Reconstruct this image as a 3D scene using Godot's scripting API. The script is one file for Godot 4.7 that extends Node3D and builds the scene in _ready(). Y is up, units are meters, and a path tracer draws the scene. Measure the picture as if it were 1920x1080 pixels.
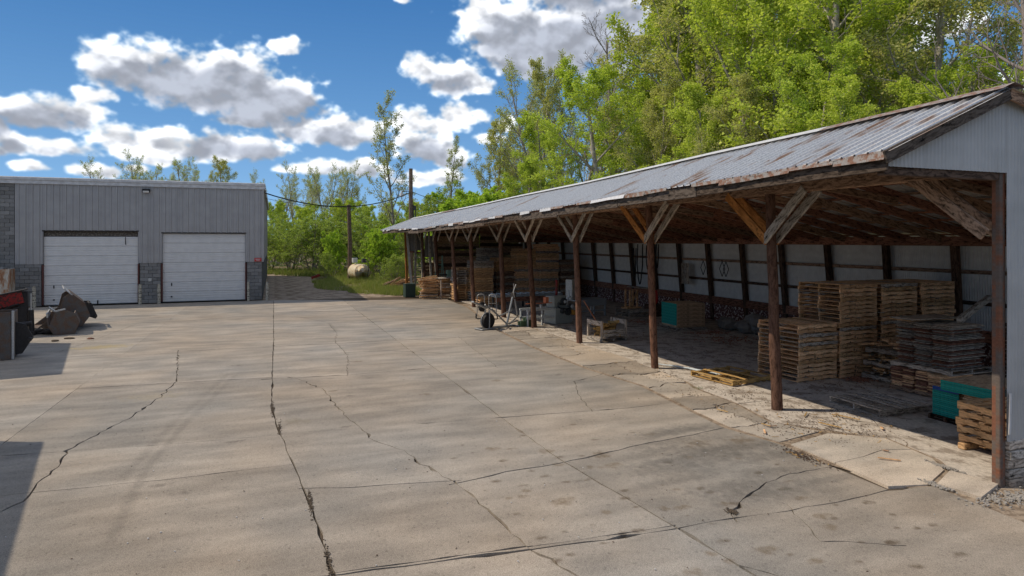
extends Node3D
# Lumber yard: open pole shed on the right, grey metal building on the left, concrete yard, spring trees behind.
# World axes: -z runs along the shed away from the camera, +x points to the shed. Metres.

const EZ := [-5.4, -7.75, -11.8, -13.6, -18.1, -23.5, -29.6, -31.0, -36.0, -44.2]
const EH := [4.37, 4.29, 4.24, 4.18, 4.11, 4.01, 3.92, 3.87, 3.94, 3.97]
const RZ := [-5.4, -8.35, -10.0, -17.8, -23.2, -28.4, -36.0, -46.0]
const RH := [5.29, 5.21, 5.2, 5.04, 5.0, 4.92, 4.85, 4.76]
const X_EAVE := 6.86
const X_RIDGE := 9.05
const X_BACK := 17.0
const Z_NEAR := -5.72
const Z_FAR := -44.0
const CAM_YAW := 20.35

var rng := RandomNumberGenerator.new()
var M := {}
var taken := {}
var meshes := {}
var grain_tex: ImageTexture

# ------------------------------------------------------------------ mesh builder
class MB:
	var v := PackedVector3Array()
	var n := PackedVector3Array()
	var uv := PackedVector2Array()
	var c := PackedColorArray()
	var col := Color(1, 1, 1)
	var colored := false
	func tri(a: Vector3, b: Vector3, d: Vector3, na: Vector3, nb: Vector3, nd: Vector3, ua := Vector2.ZERO, ub := Vector2.ZERO, ud := Vector2.ZERO) -> void:
		var pn := (a - d).cross(a - b)
		if pn.dot(na + nb + nd) < 0.0:
			v.append(a); v.append(d); v.append(b)
			n.append(na); n.append(nd); n.append(nb)
			uv.append(ua); uv.append(ud); uv.append(ub)
		else:
			v.append(a); v.append(b); v.append(d)
			n.append(na); n.append(nb); n.append(nd)
			uv.append(ua); uv.append(ub); uv.append(ud)
		if colored:
			c.append(col); c.append(col); c.append(col)
	func flat(a: Vector3, b: Vector3, d: Vector3, outward: Vector3) -> void:
		var pn := (b - a).cross(d - a).normalized()
		if pn.dot(outward) < 0.0:
			pn = -pn
		tri(a, b, d, pn, pn, pn)
	func quad(a: Vector3, b: Vector3, d: Vector3, e: Vector3, outward: Vector3) -> void:
		flat(a, b, d, outward)
		flat(a, d, e, outward)
	func quad_uv(a: Vector3, b: Vector3, d: Vector3, e: Vector3, outward: Vector3, ua: Vector2, ub: Vector2, ud: Vector2, ue: Vector2) -> void:
		var pn := (b - a).cross(d - a).normalized()
		if pn.dot(outward) < 0.0:
			pn = -pn
		tri(a, b, d, pn, pn, pn, ua, ub, ud)
		tri(a, d, e, pn, pn, pn, ua, ud, ue)
	func box(xf: Transform3D, size: Vector3) -> void:
		var h := size * 0.5
		for ax in 3:
			for s in [-1.0, 1.0]:
				var nn := Vector3.ZERO
				nn[ax] = s
				var a1: int = (ax + 1) % 3
				var a2: int = (ax + 2) % 3
				var q := []
				for w in [[-1, -1], [1, -1], [1, 1], [-1, 1]]:
					var p := Vector3.ZERO
					p[ax] = s * h[ax]
					p[a1] = w[0] * h[a1]
					p[a2] = w[1] * h[a2]
					q.append(xf * p)
				quad(q[0], q[1], q[2], q[3], xf.basis * nn)
	func beam(a: Vector3, b: Vector3, w: float, t: float, up := Vector3.UP) -> void:
		var x := (b - a).normalized()
		var y := (up - x * up.dot(x))
		if y.length() < 0.01:
			y = Vector3(0.3, 0, 1) - x * Vector3(0.3, 0, 1).dot(x)
		y = y.normalized()
		box(Transform3D(Basis(x, y, x.cross(y)), (a + b) * 0.5), Vector3((b - a).length(), w, t))
	func tube(pts: PackedVector3Array, radii: PackedFloat32Array, sides: int, caps := true) -> void:
		var rings := []
		var norms := []
		var side := Vector3.ZERO
		for i in pts.size():
			var d: Vector3 = (pts[mini(i + 1, pts.size() - 1)] - pts[maxi(i - 1, 0)]).normalized()
			if side == Vector3.ZERO:
				side = d.cross(Vector3(0.31, 0.2, 0.93)).normalized()
			side = (side - d * side.dot(d)).normalized()
			var other := d.cross(side)
			var ring := PackedVector3Array()
			var nr := PackedVector3Array()
			for k in sides:
				var ang := TAU * k / sides
				var o := side * cos(ang) + other * sin(ang)
				nr.append(o)
				ring.append(pts[i] + o * radii[i])
			rings.append(ring)
			norms.append(nr)
		for i in pts.size() - 1:
			for k in sides:
				var k2 := (k + 1) % sides
				var r0: PackedVector3Array = rings[i]
				var r1: PackedVector3Array = rings[i + 1]
				var n0: PackedVector3Array = norms[i]
				var n1: PackedVector3Array = norms[i + 1]
				tri(r0[k], r0[k2], r1[k2], n0[k], n0[k2], n1[k2])
				tri(r0[k], r1[k2], r1[k], n0[k], n1[k2], n1[k])
		if caps:
			var last := pts.size() - 1
			var d0: Vector3 = (pts[0] - pts[1]).normalized()
			var d1: Vector3 = (pts[last] - pts[last - 1]).normalized()
			for k in sides:
				var k2 := (k + 1) % sides
				flat(pts[0], rings[0][k], rings[0][k2], d0)
				flat(pts[last], rings[last][k], rings[last][k2], d1)
	func rod(a: Vector3, b: Vector3, r: float, sides := 8, r2 := -1.0) -> void:
		tube(PackedVector3Array([a, b]), PackedFloat32Array([r, r if r2 < 0.0 else r2]), sides)
	func prism(poly: PackedVector2Array, xf: Transform3D, depth: float) -> void:
		# polygon in local x-y, extruded along local z by depth, centred
		var t := Geometry2D.triangulate_polygon(poly)
		for s in [-1.0, 1.0]:
			for i in range(0, t.size(), 3):
				var q := []
				for k in 3:
					var p: Vector2 = poly[t[i + k]]
					q.append(xf * Vector3(p.x, p.y, s * depth * 0.5))
				flat(q[0], q[1], q[2], xf.basis * Vector3(0, 0, s))
		var cw := Geometry2D.is_polygon_clockwise(poly)
		for i in poly.size():
			var a := poly[i]
			var b := poly[(i + 1) % poly.size()]
			var e := (b - a)
			var o := Vector3(e.y, -e.x, 0) if not cw else Vector3(-e.y, e.x, 0)
			quad(xf * Vector3(a.x, a.y, -depth * 0.5), xf * Vector3(b.x, b.y, -depth * 0.5), xf * Vector3(b.x, b.y, depth * 0.5), xf * Vector3(a.x, a.y, depth * 0.5), xf.basis * o)
	func lump(at: Vector3, size: Vector3, sd: int) -> void:
		# a rough stone or bag: a bent icosphere-like ball
		var ns := FastNoiseLite.new()
		ns.seed = sd
		ns.frequency = 0.9
		var rows := 6
		var cols := 9
		var g := []
		for i in rows + 1:
			var row := []
			for j in cols:
				var th := PI * i / rows
				var ph := TAU * j / cols
				var d := Vector3(sin(th) * cos(ph), cos(th), sin(th) * sin(ph))
				var k := 1.0 + 0.45 * ns.get_noise_3d(d.x * 1.3, d.y * 1.3, d.z * 1.3)
				row.append(at + d * size * 0.5 * k)
			g.append(row)
		for i in rows:
			for j in cols:
				var j2 := (j + 1) % cols
				var mid: Vector3 = (g[i][j] + g[i + 1][j2]) * 0.5 - at
				flat(g[i][j], g[i][j2], g[i + 1][j2], mid)
				flat(g[i][j], g[i + 1][j2], g[i + 1][j], mid)
	func mesh() -> ArrayMesh:
		var arr := []
		arr.resize(Mesh.ARRAY_MAX)
		arr[Mesh.ARRAY_VERTEX] = v
		arr[Mesh.ARRAY_NORMAL] = n
		arr[Mesh.ARRAY_TEX_UV] = uv
		if colored:
			arr[Mesh.ARRAY_COLOR] = c
		var m := ArrayMesh.new()
		m.add_surface_from_arrays(Mesh.PRIMITIVE_TRIANGLES, arr)
		return m

# ------------------------------------------------------------------ nodes
func numbered(called: String) -> String:
	if not taken.has(called):
		taken[called] = 0
		return called
	taken[called] += 1
	return "%s_%03d" % [called, taken[called]]

func tag(o: Node3D, label: String, category: String, group := "") -> Node3D:
	o.set_meta("label", label)
	o.set_meta("category", category)
	if group != "":
		o.set_meta("group", group)
	return o

func thing(called: String, label: String, category: String, at := Vector3.ZERO, turn := 0.0, group := "") -> Node3D:
	var o := Node3D.new()
	o.name = numbered(called)
	add_child(o, true)
	o.position = at
	o.rotation.y = turn
	tag(o, label, category, group)
	return o

func part(parent: Node, called: String, mesh: Mesh, m: Material, xf := Transform3D()) -> MeshInstance3D:
	var o := MeshInstance3D.new()
	o.name = called if parent != self else numbered(called)
	o.mesh = mesh
	o.material_override = m
	o.transform = xf
	parent.add_child(o, true)
	return o

func struct(called: String, mesh: Mesh, m: Material) -> MeshInstance3D:
	var o := part(self, called, mesh, m)
	o.set_meta("kind", "structure")
	return o

func stuff(o: Node) -> Node:
	o.set_meta("kind", "stuff")
	return o

func chamfer_box(size: Vector3) -> Mesh:
	var key := "%.3f,%.3f,%.3f" % [size.x, size.y, size.z]
	if meshes.has(key):
		return meshes[key]
	var ch := minf(0.008, minf(size.x, minf(size.y, size.z)) * 0.22)
	var h := size * 0.5
	var b := MB.new()
	for ax in 3:
		var a1: int = (ax + 1) % 3
		var a2: int = (ax + 2) % 3
		for s in [-1.0, 1.0]:
			var nn := Vector3.ZERO
			nn[ax] = s
			var q := []
			for w in [[-1, -1], [1, -1], [1, 1], [-1, 1]]:
				var p := Vector3.ZERO
				p[ax] = s * h[ax]
				p[a1] = w[0] * (h[a1] - ch)
				p[a2] = w[1] * (h[a2] - ch)
				q.append(p)
			b.quad(q[0], q[1], q[2], q[3], nn)
		# the four edges parallel to ax
		for s1 in [-1.0, 1.0]:
			for s2 in [-1.0, 1.0]:
				var nn := Vector3.ZERO
				nn[a1] = s1
				nn[a2] = s2
				var q := []
				for w in [[-1, 0], [1, 0], [1, 1], [-1, 1]]:
					var p := Vector3.ZERO
					p[ax] = w[0] * (h[ax] - ch)
					p[a1] = s1 * (h[a1] - (0.0 if w[1] == 0 else ch))
					p[a2] = s2 * (h[a2] - (ch if w[1] == 0 else 0.0))
					q.append(p)
				b.quad(q[0], q[1], q[2], q[3], nn)
	var m := b.mesh()
	meshes[key] = m
	return m

func span(a: Vector3, b: Vector3, up := Vector3.UP) -> Transform3D:
	var x := (b - a).normalized()
	var y := up - x * up.dot(x)
	if y.length() < 0.01:
		y = Vector3(0.3, 0, 1) - x * Vector3(0.3, 0, 1).dot(x)
	y = y.normalized()
	return Transform3D(Basis(x, y, x.cross(y)), (a + b) * 0.5)

func board(parent: Node, called: String, a: Vector3, b: Vector3, w: float, t: float, m: Material, up := Vector3.UP) -> MeshInstance3D:
	# a plank from a to b: w is its size along "up", t its other size
	var ln := snappedf((b - a).length(), 0.01)
	return part(parent, called, chamfer_box(Vector3(ln, w, t)), m, span(a, b, up))

func block(parent: Node, called: String, at: Vector3, size: Vector3, m: Material, turn := 0.0) -> MeshInstance3D:
	return part(parent, called, chamfer_box(size), m, Transform3D(Basis(Vector3.UP, turn), at))

func pick(list: Array):
	return list[rng.randi() % list.size()]

func rf(a: float, b: float) -> float:
	return rng.randf_range(a, b)

func interp(zs: Array, hs: Array, z: float) -> float:
	for i in zs.size() - 1:
		if z <= zs[i] and z >= zs[i + 1]:
			var a: float = zs[i]
			var b: float = zs[i + 1]
			return lerpf(hs[i], hs[i + 1], (z - a) / (b - a))
	return hs[0] if z > zs[0] else hs[hs.size() - 1]

func eave(z: float) -> float:
	return interp(EZ, EH, z)

func ridge(z: float) -> float:
	return interp(RZ, RH, z)

func roof_h(x: float, z: float) -> float:
	if x < X_RIDGE:
		return lerpf(eave(z), ridge(z), (x - X_EAVE) / (X_RIDGE - X_EAVE))
	return lerpf(ridge(z), 3.42, (x - X_RIDGE) / (X_BACK + 0.3 - X_RIDGE))

const ORD := ["topmost", "second from top", "third from top", "fourth from top", "fifth from top", "sixth from top", "seventh from top", "eighth from top", "ninth from top", "tenth from top", "eleventh from top", "twelfth from top", "thirteenth from top", "fourteenth from top", "fifteenth from top", "sixteenth from top", "seventeenth from top", "eighteenth from top", "nineteenth from top", "twentieth from top", "twenty-first from top", "twenty-second from top", "twenty-third from top", "twenty-fourth from top", "twenty-fifth from top"]

# ------------------------------------------------------------------ materials
func lin(r: float, g: float, b: float) -> Color:
	return Color(r, g, b).linear_to_srgb()

func noise(sd: int, freq: float, oct := 4, type := FastNoiseLite.TYPE_SIMPLEX_SMOOTH) -> FastNoiseLite:
	var f := FastNoiseLite.new()
	f.seed = sd
	f.noise_type = type
	f.frequency = freq
	f.fractal_octaves = oct
	f.fractal_type = FastNoiseLite.FRACTAL_FBM
	return f

func tex(im: Image) -> ImageTexture:
	return ImageTexture.create_from_image(im)

func mat(c: Color, rough := 0.85, metal := 0.0, t: Texture2D = null, scale := 1.0, world := false) -> StandardMaterial3D:
	var m := StandardMaterial3D.new()
	m.albedo_color = c
	m.roughness = rough
	m.metallic = metal
	m.metallic_specular = 0.35
	m.cull_mode = BaseMaterial3D.CULL_DISABLED
	if t:
		m.albedo_texture = t
		m.uv1_triplanar = true
		m.uv1_world_triplanar = world
		m.uv1_scale = Vector3(scale, scale, scale)
	return m

func grain_image(sd: int, contrast: float) -> Image:
	# wood grain running along u
	var w := 512
	var h := 256
	var a := noise(sd, 1.0, 5)
	var k := noise(sd + 5, 1.0, 3)
	var d := PackedByteArray()
	d.resize(w * h * 3)
	for y in h:
		for x in w:
			# seamless enough: the texture covers 2 m, seams fall in the grain
			var warp := k.get_noise_2d(x * 0.006, y * 0.02) * 9.0
			var g := a.get_noise_2d(x * 0.012, (y + warp) * 0.16)
			var fine := a.get_noise_2d(x * 0.05 + 300.0, y * 0.9)
			var knot := maxf(0.0, k.get_noise_2d(x * 0.03, y * 0.05 + 90.0) - 0.42) * 1.6
			var v := clampf(0.9 + contrast * (g * 0.55 + fine * 0.3) - knot, 0.12, 1.0)
			var i := (y * w + x) * 3
			d[i] = int(255.0 * clampf(v, 0, 1))
			d[i + 1] = int(255.0 * clampf(v * (0.985 + 0.03 * g), 0, 1))
			d[i + 2] = int(255.0 * clampf(v * (0.96 + 0.05 * g), 0, 1))
	return Image.create_from_data(w, h, false, Image.FORMAT_RGB8, d)

func woods(c: Color, count: int, spread: float, t: Texture2D, rough := 0.88) -> Array:
	# a few boards of one kind: tone, hue and place in the grain differ
	var out := []
	for i in count:
		var k := 1.0 + spread * (2.0 * i / maxf(1.0, count - 1.0) - 1.0)
		var l := c.srgb_to_linear()
		var warm := 1.0 + 0.12 * spread * (1 if i % 2 == 0 else -1)
		var m := mat(Color(l.r * k * warm, l.g * k, l.b * k / warm).linear_to_srgb(), rough, 0.0, t, 0.5)
		m.uv1_offset = Vector3(0.37 * i, 0.61 * i, 0.23 * i)
		m.metallic_specular = 0.25
		out.append(m)
	return out

func mottled(sd: int, freq: float, lo: float, hi: float, w := 512) -> Image:
	var f := noise(sd, freq, 5)
	var im := f.get_seamless_image(w, w)
	im.convert(Image.FORMAT_RGB8)
	var d := im.get_data()
	for i in d.size():
		d[i] = int(lerpf(lo, hi, d[i] / 255.0) * 255.0)
	return Image.create_from_data(w, w, false, Image.FORMAT_RGB8, d)

func two_tone(sd: int, freq: float, a: Color, b: Color, cut: float, soft: float, stretch := 1.0, w := 512, h := 512) -> Image:
	# patches of b on a with a ragged outline; stretch > 1 draws them out along v
	var f := noise(sd, freq, 5)
	var g := noise(sd + 3, freq * 5.0, 3)
	var im := Image.create_empty(w, h, false, Image.FORMAT_RGB8)
	for y in h:
		for x in w:
			var t := f.get_noise_2d(x, y / stretch) + 0.3 * g.get_noise_2d(x, y / stretch)
			var k := smoothstep(cut - soft, cut + soft, t)
			var s := 1.0 + 0.12 * g.get_noise_2d(x * 2.0, y)
			im.set_pixel(x, y, Color(lerpf(a.r, b.r, k) * s, lerpf(a.g, b.g, k) * s, lerpf(a.b, b.b, k) * s))
	return im

func make_materials() -> void:
	grain_tex = tex(grain_image(11, 0.5))
	var gi2 := grain_image(23, 1.1)
	var grain2 := tex(gi2)
	var gi3 := gi2.duplicate()
	gi3.rotate_90(CLOCKWISE)
	var upright := tex(gi3)
	M.new_wood = woods(lin(0.72, 0.46, 0.25), 5, 0.18, grain_tex)
	M.stack_wood = woods(lin(0.88, 0.57, 0.34), 6, 0.2, grain_tex)
	M.yellow_wood = woods(lin(0.56, 0.37, 0.15), 4, 0.12, grain_tex)
	M.grey_wood = woods(lin(0.5, 0.45, 0.4), 5, 0.25, grain2)
	M.dark_wood = woods(lin(0.12, 0.08, 0.06), 5, 0.3, grain2)
	M.red_wood = woods(lin(0.34, 0.17, 0.12), 4, 0.25, grain2)
	M.brown_wood = woods(lin(0.37, 0.25, 0.18), 5, 0.25, grain2)
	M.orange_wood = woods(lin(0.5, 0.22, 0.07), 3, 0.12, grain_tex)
	M.fascia_wood = woods(lin(0.15, 0.12, 0.1), 4, 0.3, grain2)
	M.post_wood = woods(lin(0.18, 0.1, 0.072), 4, 0.25, upright)
	M.pole_wood = woods(lin(0.22, 0.165, 0.125), 2, 0.1, upright)
	M.gable_post = mat(Color(1, 1, 1), 0.9, 0.0, tex(two_tone(71, 0.012, lin(0.2, 0.085, 0.05), lin(0.13, 0.105, 0.09), 0.0, 0.3, 4.0)), 0.35)

	var rough_tex := tex(mottled(5, 0.02, 0.84, 1.0))
	M.siding = mat(lin(0.4, 0.385, 0.375), 0.5, 0.1, tex(mottled(9, 0.008, 0.93, 1.0)), 0.3, true)
	M.siding_dark = mat(lin(0.3, 0.295, 0.29), 0.5, 0.15, rough_tex, 0.5, true)
	M.trim_white = mat(lin(0.66, 0.65, 0.64), 0.45, 0.0, rough_tex, 0.3, true)
	M.door_white = mat(lin(0.68, 0.66, 0.63), 0.5, 0.0, tex(mottled(31, 0.01, 0.95, 1.0)), 0.4, true)
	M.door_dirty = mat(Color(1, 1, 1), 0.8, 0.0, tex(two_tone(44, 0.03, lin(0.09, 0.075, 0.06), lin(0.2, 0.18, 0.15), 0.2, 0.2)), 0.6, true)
	M.blocks = []
	for k in 5:
		var bl := mat(lin(0.19 + 0.03 * k, 0.185 + 0.029 * k, 0.175 + 0.028 * k), 0.95, 0.0, rough_tex, 1.3, true)
		M.blocks.append(bl)
	M.mortar = mat(lin(0.13, 0.127, 0.122), 0.95, 0.0, rough_tex, 1.0, true)
	M.black = mat(lin(0.02, 0.02, 0.021), 0.6)
	M.black_gloss = mat(lin(0.025, 0.025, 0.027), 0.35)
	M.rubber = mat(lin(0.03, 0.03, 0.03), 0.9)
	M.steel_rust = mat(Color(1, 1, 1), 0.75, 0.2, tex(two_tone(52, 0.014, lin(0.13, 0.118, 0.108), lin(0.15, 0.095, 0.066), 0.1, 0.5)), 0.5)
	M.steel_dark = mat(lin(0.055, 0.05, 0.047), 0.6, 0.2, rough_tex, 1.0)
	M.steel_worn = mat(lin(0.6, 0.6, 0.58), 0.4, 0.5, rough_tex, 2.0)
	M.red_paint = mat(Color(1, 1, 1), 0.6, 0.0, tex(two_tone(57, 0.016, lin(0.28, 0.03, 0.025), lin(0.06, 0.035, 0.03), 0.15, 0.1)), 0.9)
	M.jamb = mat(lin(0.13, 0.05, 0.042), 0.7, 0.0, rough_tex, 1.0)
	M.red_plain = mat(lin(0.5, 0.03, 0.025), 0.45)
	M.machine_grey = mat(lin(0.4, 0.43, 0.4), 0.5, 0.0, rough_tex, 1.5)
	M.machine_pale = mat(lin(0.62, 0.66, 0.66), 0.5, 0.0, rough_tex, 1.5)
	M.machine_dark = mat(lin(0.08, 0.085, 0.085), 0.5, 0.2, rough_tex, 2.0)
	M.machine_orange = mat(lin(0.62, 0.2, 0.1), 0.5)
	M.machine_yellow = mat(lin(0.6, 0.3, 0.06), 0.5)
	M.table_blue = mat(lin(0.38, 0.43, 0.46), 0.5, 0.1, rough_tex, 1.5)
	M.cabinet = mat(lin(0.52, 0.5, 0.42), 0.5, 0.0, rough_tex, 1.0)
	M.cabinet_door = mat(lin(0.6, 0.63, 0.62), 0.45, 0.0, rough_tex, 1.0)
	M.chrome = mat(lin(0.33, 0.33, 0.32), 0.45, 0.4)
	M.gym_grey = mat(lin(0.3, 0.31, 0.31), 0.4, 0.3)
	M.green_dark = mat(lin(0.07, 0.12, 0.065), 0.6, 0.0, rough_tex, 1.5)
	M.green_box = mat(lin(0.045, 0.075, 0.06), 0.6, 0.0, rough_tex, 1.5)
	M.green_pale = mat(lin(0.26, 0.42, 0.34), 0.5, 0.0, rough_tex, 1.5)
	M.teal = []
	for k in 3:
		M.teal.append(mat(lin(0.015 + 0.01 * k, 0.32 + 0.05 * k, 0.27 + 0.04 * k), 0.7, 0.0, rough_tex, 2.0))
	M.blue_edge = mat(lin(0.03, 0.09, 0.32), 0.7)
	M.plywood = woods(lin(0.64, 0.47, 0.32), 4, 0.12, grain_tex)
	M.conduit = mat(lin(0.45, 0.5, 0.53), 0.45, 0.2)
	M.bollard = mat(Color(1, 1, 1), 0.8, 0.0, tex(two_tone(61, 0.02, lin(0.5, 0.46, 0.36), lin(0.12, 0.1, 0.085), 0.12, 0.06)), 1.0)
	M.tank = mat(Color(1, 1, 1), 0.6, 0.0, tex(two_tone(66, 0.012, lin(0.62, 0.57, 0.43), lin(0.5, 0.3, 0.13), 0.25, 0.35)), 0.4)
	M.rusty_white = mat(Color(1, 1, 1), 0.7, 0.0, tex(two_tone(67, 0.012, lin(0.45, 0.42, 0.36), lin(0.27, 0.13, 0.065), 0.1, 0.4, 4.0)), 0.5)
	M.lamp = mat(lin(0.75, 0.75, 0.74), 0.4)
	M.wire = mat(lin(0.02, 0.02, 0.02), 0.7)
	M.stone = mat(lin(0.42, 0.39, 0.35), 0.95, 0.0, rough_tex, 3.0)
	M.sack = mat(lin(0.24, 0.22, 0.2), 0.95, 0.0, rough_tex, 3.0)
	M.cardboard = mat(lin(0.5, 0.29, 0.1), 0.85, 0.0, rough_tex, 2.0)
	M.dirt_dark = mat(lin(0.12, 0.095, 0.072), 1.0, 0.0, rough_tex, 2.0, true)
	M.dirt_dark.metallic_specular = 0.1
	# peeled red paint on the low foundation wall
	M.peeled = mat(Color(1, 1, 1), 0.9, 0.0, tex(two_tone(83, 0.03, lin(0.13, 0.06, 0.052), lin(0.6, 0.55, 0.51), 0.22, 0.06)), 0.5, true)
	# corrugated sheets
	M.galv_wall = mat(lin(0.8, 0.8, 0.765), 0.5, 0.0, tex(mottled(13, 0.012, 0.86, 1.0)), 0.5, true)
	M.gable_sheet = mat(lin(0.53, 0.53, 0.52), 0.45, 0.1, tex(mottled(17, 0.006, 0.88, 1.0)), 0.4, true)
	M.roof = []
	for k in 4:
		var cut: float = [0.75, 0.52, 0.32, 0.62][k]
		var rt := two_tone(90 + k, 0.018, lin(0.6, 0.6, 0.59), lin(0.33, 0.2, 0.13), cut, 0.2, 14.0, 256, 512)
		var rm := mat(Color(1, 1, 1), 0.42, 0.3)
		rm.albedo_texture = tex(rt)
		M.roof.append(rm)
	M.ridge_cap = mat(lin(0.78, 0.78, 0.78), 0.45, 0.2, rough_tex, 0.6, true)
	M.rust_edge = mat(Color(1, 1, 1), 0.8, 0.1, tex(two_tone(97, 0.02, lin(0.2, 0.105, 0.07), lin(0.3, 0.29, 0.28), 0.0, 0.25)), 0.7, true)

# ------------------------------------------------------------------ sky
# Clouds in degrees: azimuth right of the -z axis, height above the horizon, half-width, half-height
var clouds := []
var cloud_n: FastNoiseLite
var cloud_w: FastNoiseLite

func cloud(px: float, py: float, rx: float, ry: float, grey := 1.0) -> void:
	# from the tangent plane of the view axis to angles
	var az := rad_to_deg(atan((px - 960.0) / 1200.0))
	var k := cos(deg_to_rad(az))
	var el := rad_to_deg(atan((450.0 - py) / 1200.0 * k))
	clouds.append([az + CAM_YAW, el, rad_to_deg(rx / 1200.0) * k * k, rad_to_deg(ry / 1200.0) * k, grey])

func plan_clouds() -> void:
	cloud_n = noise(404, 0.16, 6)
	cloud_w = noise(77, 0.05, 3)
	for c in [[235, 128, 105, 66, 0.75], [330, 150, 130, 78, 1.0], [440, 160, 120, 84, 1.15], [540, 190, 90, 62, 1.15], [480, 202, 110, 44, 1.2],
			[538, 88, 36, 22, 0.3], [505, 84, 24, 12, 0.2],
			[70, 215, 110, 42, 0.9], [140, 222, 85, 38, 0.8], [165, 180, 48, 19, 0.3], [-40, 225, 90, 40, 0.9],
			[15, 268, 60, 30, 0.8], [110, 278, 90, 24, 0.6], [-60, 280, 80, 26, 0.8], [40, 310, 60, 14, 0.4],
			[250, 262, 75, 34, 0.5], [320, 268, 70, 32, 0.5], [300, 295, 80, 22, 0.6], [420, 272, 66, 38, 0.8], [480, 280, 90, 34, 0.9], [390, 288, 80, 24, 0.7],
			[170, 322, 56, 18, 0.5], [250, 318, 40, 10, 0.4],
			[560, 246, 84, 34, 0.7], [640, 250, 90, 40, 0.8], [690, 248, 60, 34, 0.6], [455, 228, 60, 16, 0.5], [770, 228, 46, 32, 0.4], [860, 222, 62, 36, 0.4], [820, 240, 50, 22, 0.4],
			[800, 278, 74, 42, 0.9], [840, 296, 50, 30, 0.8], [610, 312, 60, 18, 0.6], [680, 318, 60, 24, 0.6], [580, 318, 56, 14, 0.5], [800, 335, 80, 20, 0.6],
			[945, 236, 34, 22, 0.3], [930, 262, 30, 14, 0.2],
			[960, 60, 130, 86, 0.85], [1060, 80, 150, 92, 1.2], [1160, 60, 150, 100, 1.2], [900, 40, 70, 60, 0.4], [1010, 116, 100, 46, 1.2], [1120, -30, 160, 70, 0.8],
			[840, 150, 76, 46, 0.7], [790, 128, 40, 30, 0.4], [900, 160, 34, 22, 0.4], [765, 0, 24, 9, 0.2],
			[1400, 120, 140, 50, 0.7], [1720, 60, 120, 46, 0.5], [1850, 190, 130, 60, 0.7], [1600, 260, 150, 40, 0.7]]:
		cloud(c[0], c[1], c[2], c[3], c[4])
	# the same fair-weather clouds go on all round
	var r := RandomNumberGenerator.new()
	r.seed = 91
	for i in 125:
		var az := CAM_YAW + 46.0 + r.randf() * 268.0
		var el := 3.0 + pow(r.randf(), 1.7) * 58.0
		var w := 3.0 + 5.5 * r.randf() * (0.6 + el / 40.0)
		var n := 2 + r.randi() % 4
		for k in n:
			clouds.append([az + (r.randf() - 0.5) * w * 2.2, el + (r.randf() - 0.5) * w * 0.3, w * (0.5 + 0.5 * r.randf()), w * (0.3 + 0.25 * r.randf()), 0.4 + 0.7 * r.randf()])
	for i in 70:
		var el := 40.0 + 46.0 * r.randf()
		clouds.append([r.randf() * 360.0, el, (5.0 + 6.0 * r.randf()) / maxf(0.2, cos(deg_to_rad(el))), 4.0 + 4.0 * r.randf(), 0.3 + 0.6 * r.randf()])

func cloud_d(az: float, el: float, near: Array) -> Vector2:
	# (thickness, how grey)
	var wx := cloud_w.get_noise_2d(az * 3.0, el * 4.0) * 1.5
	var best := -1.0
	var grey := 0.0
	for c in near:
		var dx: float = (az + wx - c[0]) / c[2]
		var ry: float = c[3]
		var dy: float = (el - c[1]) / (ry if el > c[1] else ry * 0.78)
		var q := 1.0 - dx * dx - dy * dy
		if q > -1.6:
			best = maxf(best, q) + 0.22 * maxf(0.0, minf(best, q))
			grey = maxf(grey, c[4] * clampf(q * 1.3 - dy * 0.75, 0.0, 1.4))
	return Vector2(best, grey)

func sky_at(az: float, el: float, near: Array) -> Color:
	var t := clampf(el / 40.0, 0.0, 1.0)
	var hz := Color(0.54, 0.685, 0.81)
	var top := Color(0.05, 0.235, 0.465)
	var s := hz.lerp(top, pow(t, 0.62)) if el >= 0.0 else Color(0.5, 0.52, 0.5)
	if near.is_empty() or el < 0.0:
		return s
	var d := cloud_d(az, el, near)
	if d.x < -0.95:
		return s
	var f := cloud_n.get_noise_2d(az * 1.7, el * 2.5)
	var f2 := cloud_n.get_noise_2d(az * 4.2 + 50.0, el * 6.0)
	var body := d.x * 0.95 + 0.62 * f + 0.5 * f2 - 0.03
	var a := smoothstep(-0.06, 0.55, body)
	if a <= 0.0:
		return s
	# relief: compare the thickness a little towards the sun (up and to the left)
	var fs := cloud_n.get_noise_2d((az - 0.6) * 1.7, (el + 0.9) * 2.5)
	var relief := clampf(0.5 + (f - fs) * 1.1 + 0.3 * f2, 0.0, 1.0)
	var shade := clampf(d.y * 1.05 + (0.5 - relief) * 0.3, 0.0, 1.0)
	var bright := Color(0.87, 0.875, 0.885)
	var dark := Color(0.5, 0.525, 0.58)
	var cc := bright.lerp(dark, smoothstep(0.3, 1.3, shade))
	cc = cc * (0.86 + 0.2 * relief)
	return s.lerp(cc, a * (0.82 + 0.18 * smoothstep(0.1, 0.8, body)))

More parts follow.
